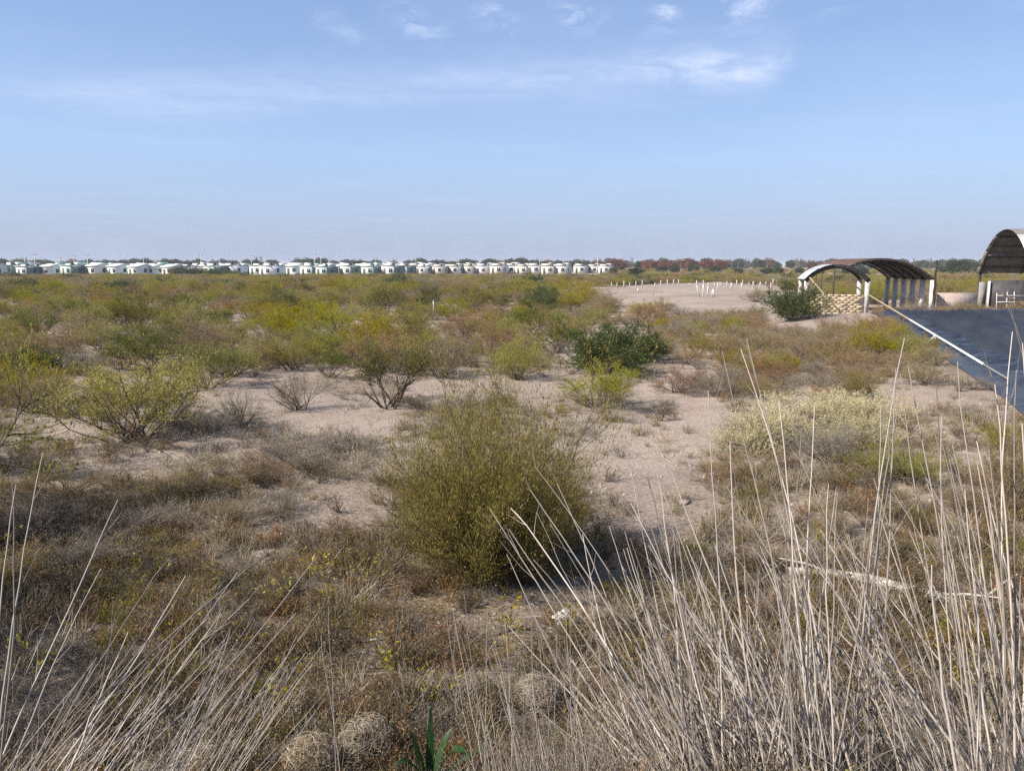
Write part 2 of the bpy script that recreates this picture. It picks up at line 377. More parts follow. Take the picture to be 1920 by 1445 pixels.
# ------------------------------------------------------------------ pond liner
def build_pond():
    rng = np.random.default_rng(11)
    c = POND.mean(0)
    per = []
    for i in range(4):
        a, b = POND[i], POND[(i+1) % 4]; L = np.linalg.norm(b-a); k = int(L/0.16)
        for t in np.arange(k)/k: per.append(a+(b-a)*t)
    per = np.array(per); n = len(per)
    offs = np.concatenate([[0.6, 0.4, 0.1, -0.2, -0.5, -0.85], np.linspace(-1.05, -4.4, 14), [-5.0, -6.0]])
    def inset(p, o):
        """move the outline inwards by o, towards the middle with straight corners"""
        out = p.copy()
        q = []
        for i in range(4):
            a, b = POND[i-1], POND[i]; d = POND[(i+1) % 4]
            e1 = (b-a)/np.linalg.norm(b-a); e2 = (d-b)/np.linalg.norm(d-b)
            n1 = np.array((-e1[1], e1[0])); n2 = np.array((-e2[1], e2[0]))
            k = (n1+n2)/(1+n1@n2); q.append(b+k*(-o))
        q = np.array(q); res = []
        for i in range(4):
            a, b = POND[i], POND[(i+1) % 4]; L = np.linalg.norm(b-a); k = int(L/0.16)
            for t in np.arange(k)/k: res.append(q[i]+(q[(i+1) % 4]-q[i])*t)
        return np.array(res)
    rows = []
    s = np.arange(n)*0.16
    wrk = np.abs(np.sin(s*2.1+2*np.sin(s*0.37)))*0.5+0.5*np.abs(np.sin(s*4.7+1.3*np.sin(s*0.9)))
    big = np.sin(s*0.8+np.sin(s*0.23)*2)
    for o in offs:
        p = inset(per, o)
        if o >= 0: z = hgt(p[:, 0], p[:, 1])+0.035+0.05*wrk*(1 if o < 0.4 else 0.2)
        elif o > -0.9: z = np.full(n, BERM+0.03)+0.16*wrk*(0.6+0.4*np.sin(s*0.9+o*5))+0.08*np.abs(np.sin(s*7.3+o*3))
        else:
            z = BERM+0.02-(-o-0.85)*0.52+0.05*wrk*np.exp(o*0.25)+0.04*big
            if o <= -5: z = np.full(n, BERM-2.0)
        sh = 0.08*np.sin(s*1.3+o*2)
        rows.append(np.c_[p[:, 0]+sh*0.3, p[:, 1]+sh, z])
    V = np.array(rows); m = len(offs); idx = np.arange(m*n).reshape(m, n); nx = np.roll(idx, -1, axis=1)
    F = np.stack([idx[:-1], nx[:-1], nx[1:], idx[1:]], axis=-1).reshape(-1, 4)
    V = V.reshape(-1, 3); fl = inset(per, -6.0)
    # bottom: a fan of quads across
    me = mesh_np('pond_liner', V, F, M_LINER, True)
    o = tag(obj('pond_liner', me), 'wrinkled black plastic liner covering the sloped sides of the empty pond', 'pond liner')
    q = inset(per, -5.9); corners = []
    k = 0
    for i in range(4):
        corners.append(q[k]); L = np.linalg.norm(POND[(i+1) % 4]-POND[i]); k += int(L/0.16)
    V = [(c_[0], c_[1], BERM-1.995) for c_ in corners]
    obj('floor_sheet', mesh_np('floor_sheet', V, [(0, 1, 2, 3)], M_LINER), o)
build_pond()

# ------------------------------------------------------------------ shrubs
def shrub(seed, H, Rd, nst, nbr, ntw, nlf, mat_leaf, mat_stem, leaf=(0.05, 0.018), spread=62, low=0.0, twig=(0.12, 0.26),
          stem_r=0.012, up=0.5, tmin=0.3, stem_sides=4, crown_min=0.0, uneven=1.0):
    rng = np.random.default_rng(seed)
    th = np.radians(spread)*np.sqrt(rng.uniform(0.0, 1, nst)); ph = rng.uniform(0, 2*math.pi, nst)
    d = np.c_[np.sin(th)*np.cos(ph), np.sin(th)*np.sin(ph), np.cos(th)+0.02]
    Lr = 1/np.sqrt((np.sin(th)/Rd)**2+(np.cos(th)/H)**2)*rng.uniform(0.62/uneven**0.5, 1.03*uneven**0.3, nst)
    lump = 1+uneven*(0.13*np.sin(ph*2+seed)+0.10*np.sin(ph*3+seed*1.7))
    start = np.c_[rng.normal(0, 0.07*Rd, nst), rng.normal(0, 0.07*Rd, nst), np.full(nst, -0.03)]
    S = grow(start, d, Lr*lump*0.92, 6, up*0.5, 0.10, rng)
    p, dd, i, t = sample(S, nbr, tmin, 1.0, rng)
    B = grow(p, deflect(dd, (0.35, 0.95), rng), (0.20+0.22*rng.uniform(size=nbr))*Lr[i]*(1.15-0.5*t), 4, up*0.6, 0.13, rng)
    p2, d2, i2, t2 = sample(B, ntw, 0.15, 1.0, rng, 0.8)
    if crown_min > 0:
        keep = p2[:, 2] > crown_min*H*(0.75+0.5*rng.uniform(size=ntw)); p2, d2 = p2[keep], d2[keep]
    W = grow(p2, deflect(d2, (0.25, 0.9), rng), rng.uniform(twig[0], twig[1], len(p2)), 2, up*0.7, 0.12, rng)
    c, dl, i3, t3 = sample(W, nlf, 0.05, 1.0, rng, 0.75)
    c = c+rng.normal(0, 0.012, c.shape)
    hw = 0.5*(np.percentile(np.abs(c[:, 0]), 97)+np.percentile(np.abs(c[:, 1]), 97)); hz = np.percentile(c[:, 2], 98.5)
    nrm = np.array((1/hw, 1/hw, 1/hz)); S = S*nrm; B = B*nrm; W = W*nrm; c = c*nrm     # grown to a half-width of 1 and a height of 1
    mb = MB()
    V, F = tubes(S, np.full(nst, stem_r)*rng.uniform(0.6, 1.4, nst), np.full(nst, stem_r*0.25), stem_sides); mb.add(V, F)
    V, F = tubes(B, np.full(nbr, stem_r*0.42), np.full(nbr, stem_r*0.14), 3); mb.add(V, F)
    me_s = mb.mesh('stems', mat_stem)
    V, F = leaves(c, deflect(dl, (0.15, 0.95), rng), leaf[0], leaf[1], rng)
    # colour follows the twig it grows on, with leaf to leaf scatter: some twigs are drier than others
    tv = rng.uniform(0, 1, len(W))[i3]; av = np.clip(0.55*tv+0.45*rng.uniform(0, 1, nlf), 0, 1)
    fb = MB(); fb.add(V, F, av)
    V, F = tubes(W, np.full(len(W), stem_r*0.16), np.full(len(W), stem_r*0.07), 3); fb.add(V, F, 0.3+0.4*np.repeat(rng.uniform(size=len(W)), 6))
    me_f = fb.mesh('foliage', mat_leaf)
    return me_s, me_f
def put_shrub(kind, variant, loc, sc, rz, label, cat, group=None, name=None):
    ms, mf = KINDS[kind][variant % len(KINDS[kind])]
    t = thing(name or KNAME[kind], label, cat, loc, rz, sc, group)
    obj('stems', ms, t)
    if mf is not None: obj('foliage', mf, t)
    return t
# every kind is grown about 1 m tall and 1 m in radius, then scaled to its plant
KINDS = {
 'olive': [shrub(100+k, 1.0, 0.85, 30, 170, 1100, 9000, M_OLIVE, M_STEM, (0.034, 0.013), 58, crown_min=0.16+0.08*(k % 3)) for k in range(5)],
 'umbrella': [shrub(120+k, 1.0, 0.8, 16, 130, 1000, 8500, M_GREEN, M_STEM, (0.034, 0.014), 52, crown_min=0.42, tmin=0.45, stem_r=0.017) for k in range(3)],
 'dark': [shrub(140+k, 1.0, 1.0, 46, 280, 1800, 15000, M_DARK, M_STEM, (0.045, 0.024), 80, tmin=0.3) for k in range(2)],
 'brown': [shrub(160+k, 1.0, 1.0, 34, 190, 1300, 6500, M_BROWN, M_STEMG, (0.034, 0.010), 72) for k in range(5)],
 'rust': [shrub(180+k, 1.0, 0.95, 34, 190, 1300, 6500, M_RUST, M_STEMG, (0.034, 0.010), 68) for k in range(3)],
 'bare': [shrub(200+k, 1.0, 0.8, 22, 120, 900, 500, M_GREY, M_STEM, (0.03, 0.008), 55, stem_r=0.014) for k in range(3)],
 'grey': [shrub(220+k, 1.0, 1.0, 36, 190, 1400, 5500, M_GREY, M_STEMG, (0.034, 0.010), 74) for k in range(3)],
 'pale': [shrub(240+k, 1.0, 1.25, 60, 330, 2000, 12000, M_PALE, M_STEMG, (0.030, 0.015), 86, tmin=0.45) for k in range(3)],
}
KNAME = {'olive': 'creosote_bush', 'umbrella': 'green_bush', 'dark': 'dark_green_bush', 'brown': 'brown_bush', 'rust': 'rust_bush',
         'bare': 'bare_twig_bush', 'grey': 'grey_bush', 'pale': 'straw_bush'}
HW = {k: 1.0 for k in KNAME}
HERO = shrub(55, 1.0, 0.62, 100, 800, 8000, 72000, M_OLIVE, M_STEM, (0.021, 0.009), 56, twig=(0.08, 0.26), stem_r=0.006, up=1.0, tmin=0.10, uneven=1.8)
KINDS['hero'] = [HERO]; KNAME['hero'] = 'creosote_bush'; HW['hero'] = 1.0
PLACED = []
def by_px(kind, px, base, wpx, top, label, var=0, cat='bush', group=None, rz=None):
    x, y, z = onground(px, base)
    s = wpx/FPX*math.hypot(x, y)/2/HW[kind]*1.0
    d = AT(px, top, y+0.15*s)
    h = max(0.15, d[2]-z)
    PLACED.append((x, y, wpx/FPX*y/2))
    return put_shrub(kind, var, (x, y, z), (s, s, h), rz if rz is not None else RNG.uniform(0, 6.28), label, cat, group)

by_px('hero', 922, 1090, 350, 728, 'large olive-yellow creosote bush growing alone right below the bank', rz=0.6)
by_px('olive', 250, 826, 285, 672, 'wide olive bush casting a dark shadow on bare sand beside grey twigs', 0)
by_px('olive', 15, 762, 190, 668, 'full olive-green bush with a deep black shadow under it', 1)
by_px('umbrella', 735, 764, 165, 622, 'green bush with an umbrella crown on bare dark stems', 0)
by_px('olive', 700, 668, 150, 588, 'olive bush directly behind the umbrella-crowned green bush', 2)
by_px('umbrella', 617, 708, 88, 640, 'small dark-stemmed green bush beside the pale sandy clearing', 1)
by_px('bare', 560, 768, 105, 690, 'leafless brown fan of twigs on the sandy clearing', 0)
by_px('bare', 452, 802, 85, 722, 'leafless grey upright twigs beside the wide olive bush', 1)
by_px('umbrella', 385, 728, 135, 650, 'flat-topped olive bush on short crowded stems', 2)
by_px('brown', 828, 708, 105, 628, 'twiggy brown bush beside the umbrella-crowned green bush', 0)
by_px('bare', 838, 700, 90, 630, 'leafless twigs mixed into the twiggy brown bush', 2)
by_px('olive', 972, 712, 108, 636, 'round open olive bush standing alone on pale sand', 3)
by_px('dark', 1130, 700, 160, 622, 'dense dark green rounded bush above the yellowish one', 0)
by_px('dark', 1178, 678, 120, 606, 'dark green mound rising behind the dense rounded bush', 1)
by_px('olive', 1122, 764, 145, 682, 'low yellowish round bush in front of the dark green mound', 4)
by_px('umbrella', 1040, 662, 92, 594, 'small olive bush with bare stems behind the pale sand', 1)
by_px('rust', 925, 662, 84, 600, 'rust and olive bush at the back of the sandy clearing', 0)
by_px('rust', 868, 632, 95, 584, 'rounded rust-brown bush among green ones', 1)
by_px('umbrella', 1000, 618, 115, 577, 'wide bright green bush at the edge of the bare flats', 0)
by_px('grey', 270, 664, 95, 610, 'grey-olive bush on a strip of bare sand', 0)
by_px('brown', 112, 684, 140, 612, 'broad brown bush behind the full olive-green bush', 1)
by_px('olive', 522, 628, 118, 568, 'dark-stemmed olive bush near a small white marker', 0)
by_px('rust', 498, 694, 92, 648, 'orange-brown low bush behind the leafless fan of twigs', 2)
by_px('olive', 548, 694, 105, 622, 'olive bush behind the leafless brown fan of twigs', 1)
by_px('dark', 1487, 600, 104, 536, 'dark green leafy bush against the sand-coloured block wall', 0)
by_px('rust', 1100, 600, 62, 572, 'small rust bush on the pale bare flats', 0)
by_px('pale', 1195, 592, 42, 565, 'light yellowish bush alone on the bare flats', 0)
by_px('brown', 1245, 582, 55, 558, 'small brown bush on the bare flats', 2)
by_px('dark', 745, 542, 52, 514, 'dark blue-green bush beside pale open sand far out on the plain', 1)
by_px('dark', 236, 548, 42, 524, 'dark green cushion bush far out before the houses', 0)
by_px('dark', 1022, 572, 74, 538, 'dark grey-green bush at the near edge of the bare flats', 1)
by_px('dark', 366, 519, 90, 500, 'broad dark bush in front of the pale houses', 0)
by_px('dark', 8, 528, 48, 511, 'dark bush before the end of the row of houses', 1)
by_px('dark', 437, 521, 60, 509, 'purplish bush below the row of houses', 1)
for k, (px, b, wp, tp) in enumerate([(1440, 838, 190, 758), (1545, 790, 220, 734), (1630, 800, 170, 742), (1400, 850, 120, 790), (1610, 835, 130, 778)]):
    by_px('pale', px, b, wp, tp, ('straw-coloured fluffy bush at the thin end of the pale mound', 'biggest straw-coloured bush on top of the pale mound', 'straw-coloured bush beside the biggest one of the pale mound', 'smallest straw-coloured bush at the foot of the pale mound', 'straw-coloured bush beside the grey twigs in the pale mound')[k], k, group='straw-coloured bushes of the pale mound')
by_px('grey', 1545, 868, 150, 790, 'grey twiggy bush sunk in the pale straw mound', 1)
for k, (px, b, wp, tp, kd) in enumerate([(1885, 945, 150, 800, 'brown'), (1700, 905, 120, 828, 'olive'), (1380, 905, 130, 845, 'brown'),
        (1560, 1003, 74, 935, 'brown'), (1730, 995, 56, 950, 'olive'), (1880, 850, 90, 790, 'olive'), (1640, 890, 110, 850, 'olive'), (1820, 960, 110, 900, 'brown')]):
    by_px(kd, px, b, wp, tp, {'brown': 'low brown bush on the weedy flat behind the dry canes', 'olive': 'low olive bush on the weedy flat behind the dry canes'}[kd], k, group='low bushes behind the dry canes')
for k, (px, b, wp, tp, kd) in enumerate([(560, 880, 190, 815, 'grey'), (480, 905, 120, 850, 'brown'), (640, 845, 110, 795, 'grey'), (330, 935, 150, 870, 'brown'),
        (430, 985, 150, 920, 'brown'), (250, 1005, 160, 945, 'grey'), (120, 930, 180, 870, 'brown'), (70, 1000, 170, 930, 'grey'), (520, 965, 110, 915, 'grey'),
        (340, 800, 110, 755, 'grey'), (400, 810, 90, 770, 'grey'), (150, 1060, 170, 1000, 'grey'), (330, 1050, 140, 1005, 'brown'), (20, 1100, 170, 1030, 'brown')]):
    by_px(kd, px, b, wp, tp, {'brown': 'knee-high brown bush on the littered slope under the wide olive bush', 'grey': 'knee-high grey bush on the littered slope under the wide olive bush'}[kd], k, group='knee-high bushes on the littered slope')
# two bushes just beyond the frame throw the long shade that lies over the slope
for k, (x, y, r_, h_, lb) in enumerate([(-7.3, 8.2, 1.35, 2.6, 'tall olive bush whose shade lies over the littered slope'), (-5.9, 6.0, 1.1, 2.2, 'olive bush on the slope next to the fanned dry canes'), (-10.0, 11.2, 1.5, 2.3, 'tall olive bush below the olive bush with the black shadow'), (-4.6, 4.4, 0.9, 1.7, 'olive bush at the bank foot under the fanned canes')]):
    put_shrub('olive', k, (x, y, gz(x, y)), (r_, r_, h_), k*1.3, lb, 'bush')

# random bushes of the plain -------------------------------------------------
def bare_zone(px, py):
    """1 where the photograph shows open sand"""
    z = 0.0
    for (cx, cy, rx, ry) in ((1300, 562, 215, 30), (1180, 640, 60, 30), (1290, 705, 70, 60), (860, 730, 110, 40), (440, 735, 110, 26), (1230, 950, 110, 80),
                             (660, 780, 110, 40), (1780, 775, 170, 40), (760, 540, 90, 5), (330, 745, 60, 18), (1000, 740, 60, 40), (1180, 850, 80, 60), (120, 800, 90, 25), (1300, 800, 60, 60)):
        z = max(z, 1-(((px-cx)/rx)**2+((py-cy)/ry)**2))
    return z
LAND = [((735, 764), 'the umbrella-crowned green bush'), ((250, 826), 'the wide olive bush with the dark shadow'), ((560, 768), 'the leafless brown fan of twigs'), ((1130, 700), 'the dense dark green mound'),
        ((972, 712), 'the round bush alone on sand'), ((15, 762), 'the olive bush with the black shadow'), ((1104, 567), 'the stout white capped post'), ((1487, 592), 'the leafy bush at the block wall'),
        ((52, 546), 'the lone white post in the scrub'), ((563, 582), 'the white block marker'), ((813, 592), 'the very thin white stake'), ((745, 542), 'the blue-green bush by far pale sand'),
        ((236, 548), 'the dark cushion bush before the houses'), ((1022, 572), 'the grey-green bush at the flats'), ((868, 632), 'the rounded rust-brown bush'), ((270, 664), 'the grey-olive bush on bare sand'),
        ((522, 628), 'the dark-stemmed olive bush'), ((1245, 582), 'the small brown bush on the flats'), ((1545, 790), 'the pale straw mound'), ((1337, 556), 'the white posts on the flats'), ((112, 684), 'the broad brown bush'), ((385, 728), 'the flat-topped bush on crowded stems'), ((287, 583), 'the small pale stone marker'), ((366, 519), 'the broad dark bush below the houses'), ((1655, 588), 'the far corner of the pond liner'), ((1860, 705), 'the near end of the white pipe')]
LAND = [(np.array(onground(*p)[:2]), n) for p, n in LAND]
def plain_label(kd, x, y, r, h):
    col = {'olive': 'olive', 'umbrella': 'leafy green', 'brown': 'brown half-dry', 'rust': 'rust-tinted', 'grey': 'grey twiggy', 'dark': 'dark green'}[kd]
    size = 'big' if r > 1.05 else 'small' if r < 0.62 else 'middling'
    if h/r > 1.05: size = 'tall' if r > 0.8 else 'narrow'
    d = [np.hypot(*(p-np.array((x, y)))) for p, _ in LAND]; k = int(np.argmin(d)); m = d[k]
    rel = 'right beside' if m < 2.2 else 'a few steps from' if m < 5 else 'some way off' if m < 10 else 'far off'
    return '%s %s bush %s %s' % (size, col, rel, LAND[k][1])
def fill():
    rng = np.random.default_rng(21); cnt = {}; rec = []
    n = 0
    for it in range(64000):
        # denser sampling of the nearer ground, and the berm by itself first
        y = 13+(92-13)*rng.uniform()**1.25; x = rng.uniform(-1, 1)*(0.70*y+2)
        if it < 4000: y = rng.uniform(15, 47); x = y*rng.uniform(0.17, 0.62)
        if pond_sd(np.array(x), np.array(y)) < 0.75: continue
        px, py = to_px(x, y)
        if 17.5 < x < 34 and 47 < y < 62: continue
        bz = bare_zone(px, py)
        if bz > 0 and rng.uniform() < 0.97: continue
        px2, py2 = to_px(x, y, gz(x, y)); berm = px2 > 1225 and 583 < py2 < 748 and y < 52
        if it < 4000 and not berm: continue
        if berm and 1430 < px2 < 1650 and py2 < 622: continue
        if y < 21.5 and not berm and (abs(px-960) < 880 or rng.uniform() < 0.85): continue
        big = rng.uniform()
        r = (0.45+0.75*big)*(0.62 if berm else 1.0)*(1.0+0.004*y)
        if pond_sd(np.array(x), np.array(y)) < r*0.85+0.25: continue
        ok = True
        for (qx, qy, qr) in PLACED:
            if abs(qx-x) < 3 and (qx-x)**2+(qy-y)**2 < (0.72*(qr+r))**2: ok = False; break
        if not ok: continue
        if berm: kd = rng.choice(['brown', 'olive', 'rust', 'grey', 'pale2'], p=[0.44, 0.13, 0.19, 0.20, 0.04])
        elif px > 1060: kd = rng.choice(['brown', 'olive', 'rust', 'grey'], p=[0.4, 0.3, 0.12, 0.18])
        else: kd = rng.choice(['olive', 'umbrella', 'brown', 'rust', 'grey', 'dark'], p=[0.37, 0.13, 0.24, 0.13, 0.09, 0.04])
        if kd == 'pale2': kd = 'grey'
        h = r*rng.uniform(0.9, 1.35)*(1.02 if kd in ('olive', 'umbrella') else 0.80)
        cnt[kd] = cnt.get(kd, 0)+1
        if cnt[kd] > 290: continue
        PLACED.append((x, y, r)); n += 1
        lb = plain_label(kd, x, y, r, h)
        if berm: lb = lb.replace(' bush ', ' berm bush ', 1)
        o = put_shrub(kd, int(rng.integers(0, 9)), (x, y, gz(x, y)), (r, r, h), rng.uniform(0, 6.28), lb, 'bush', 'bushes on the pond berm' if berm else 'bushes scattered over the plain')
        rec.append((o, x, y, kd))
        if n > 880: break
    # name the bush that stands closest, too
    XY = np.array([(q[1], q[2]) for q in rec])
    short = {'olive': 'an olive', 'umbrella': 'a green', 'brown': 'a brown', 'rust': 'a rust', 'grey': 'a grey', 'dark': 'a dark'}
    for k, (o, x, y, kd) in enumerate(rec):
        d = np.hypot(XY[:, 0]-x, XY[:, 1]-y); d[k] = 1e9; lb = o['label']+', by '+short[rec[int(d.argmin())][3]]+' one'
        if len(lb.split()) <= 16: o['label'] = lb
fill()

# ------------------------------------------------------------------ scattered stuff (geometry nodes)
def scatter(name, protos, pts, rot, scl, pick, label, cat='vegetation'):
    pc = bpy.data.collections.new(name+'_kinds')
    for k, me in enumerate(protos):
        po = bpy.data.objects.new('%s_kind_%02d' % (name, k), me); pc.objects.link(po)
    me = bpy.data.meshes.new(name); me.vertices.add(len(pts)); me.vertices.foreach_set('co', np.asarray(pts, np.float32).ravel())
    a = me.attributes.new('rot', 'FLOAT_VECTOR', 'POINT'); a.data.foreach_set('vector', np.asarray(rot, np.float32).ravel())
    a = me.attributes.new('scl', 'FLOAT_VECTOR', 'POINT'); a.data.foreach_set('vector', np.asarray(scl, np.float32).ravel())
    a = me.attributes.new('pick', 'INT', 'POINT'); a.data.foreach_set('value', np.asarray(pick, np.int32))
    o = stuff(obj(name, me)); tag(o, label, cat)
    ng = bpy.data.node_groups.new(name+'_nodes', 'GeometryNodeTree')
    ng.interface.new_socket('Geometry', in_out='INPUT', socket_type='NodeSocketGeometry')
    ng.interface.new_socket('Geometry', in_out='OUTPUT', socket_type='NodeSocketGeometry')
    t = NT(ng); gi = t.new('NodeGroupInput'); go = t.new('NodeGroupOutput')
    ci = t.new('GeometryNodeCollectionInfo'); ci.inputs[0].default_value = pc; ci.inputs['Separate Children'].default_value = True; ci.inputs['Reset Children'].default_value = True
    def na(n, ty): nd = t.new('GeometryNodeInputNamedAttribute', data_type=ty); nd.inputs[0].default_value = n; return nd.outputs[0]
    ip = t.new('GeometryNodeInstanceOnPoints'); ip.inputs['Pick Instance'].default_value = True
    t.l.new(gi.outputs[0], ip.inputs['Points']); t.l.new(ci.outputs[0], ip.inputs['Instance'])
    t.l.new(na('pick', 'INT'), ip.inputs['Instance Index'])
    er = t.new('FunctionNodeEulerToRotation'); t.l.new(na('rot', 'FLOAT_VECTOR'), er.inputs[0]); t.l.new(er.outputs[0], ip.inputs['Rotation'])
    t.l.new(na('scl', 'FLOAT_VECTOR'), ip.inputs['Scale']); t.l.new(ip.outputs[0], go.inputs[0])
    md = o.modifiers.new('scatter', 'NODES'); md.node_group = ng
    return o

def blades(seed, n, H, spread, r, mat, curl=0.12, wid=0.006):
    rng = np.random.default_rng(seed)
    th = np.radians(spread)*rng.uniform(0, 1, n)**0.7; ph = rng.uniform(0, 6.28, n)
    d = np.c_[np.sin(th)*np.cos(ph), np.sin(th)*np.sin(ph), np.cos(th)]
    P = grow(np.c_[rng.normal(0, r, n), rng.normal(0, r, n), np.full(n, -0.02)], d, H*rng.uniform(0.4, 1.1, n), 4, -0.15, curl, rng)
    V, F = tubes(P, np.full(n, wid*0.5), np.full(n, wid*0.15), 3)
    return mesh_np('tuft', V, F, mat, False, np.repeat(rng.uniform(0, 1, n), 12))
def herb(seed, mat, H=0.3, Rd=0.22, nl=420, leaf=(0.018, 0.007)):
    rng = np.random.default_rng(seed); n = 26
    th = np.radians(70)*np.sqrt(rng.uniform(0, 1, n)); ph = rng.uniform(0, 6.28, n)
    d = np.c_[np.sin(th)*np.cos(ph), np.sin(th)*np.sin(ph), np.cos(th)+0.1]
    S = grow(np.c_[rng.normal(0, 0.03, n), rng.normal(0, 0.03, n), np.full(n, -0.02)], d, H*rng.uniform(0.6, 1.1, n), 4, 0.4, 0.14, rng)
    p, dd, i, t = sample(S, 90, 0.25, 1, rng); B = grow(p, deflect(dd, (0.3, 0.9), rng), H*rng.uniform(0.15, 0.4, 90), 2, 0.3, 0.15, rng)
    mb = MB(); V, F = tubes(S, np.full(n, 0.0028), np.full(n, 0.001), 3); mb.add(V, F, 0.15)
    V, F = tubes(B, np.full(90, 0.0014), np.full(90, 0.0006), 3); mb.add(V, F, 0.25)
    c, dl, i3, t3 = sample(B, nl, 0.1, 1, rng)
    V, F = leaves(c, deflect(dl, (0.2, 1.2), rng), leaf[0], leaf[1], rng); mb.add(V, F, rng.uniform(0, 1, nl))
    return mb.mesh('herb', mat)
def stick_litter(seed, mat, n=22, L=0.22):
    rng = np.random.default_rng(seed); a = rng.uniform(0, 6.28, n)
    P = grow(np.c_[rng.normal(0, 0.16, n), rng.normal(0, 0.16, n), rng.uniform(0.003, 0.03, n)], np.c_[np.cos(a), np.sin(a), rng.normal(0, 0.12, n)], L*rng.uniform(0.3, 1.2, n), 3, 0, 0.10, rng)
    P[:, :, 2] = np.maximum(P[:, :, 2], 0.002)
    V, F = tubes(P, np.full(n, 0.0026), np.full(n, 0.001), 3)
    return mesh_np('litter', V, F, mat, False, np.repeat(rng.uniform(0, 1, n), 9))
def pebble(seed, mat):
    rng = np.random.default_rng(seed); V = []; F = []
    for i in range(5):
        for j in range(7):
            a = math.pi*i/4; b = 2*math.pi*j/7
            V.append(np.array((math.sin(a)*math.cos(b), math.sin(a)*math.sin(b), math.cos(a)*0.6))*(1+rng.normal(0, 0.12)))
    for i in range(4):
        for j in range(7): F.append((i*7+j, (i+1)*7+j, (i+1)*7+(j+1) % 7, i*7+(j+1) % 7))
    return mesh_np('pebble', V, F, mat, False)

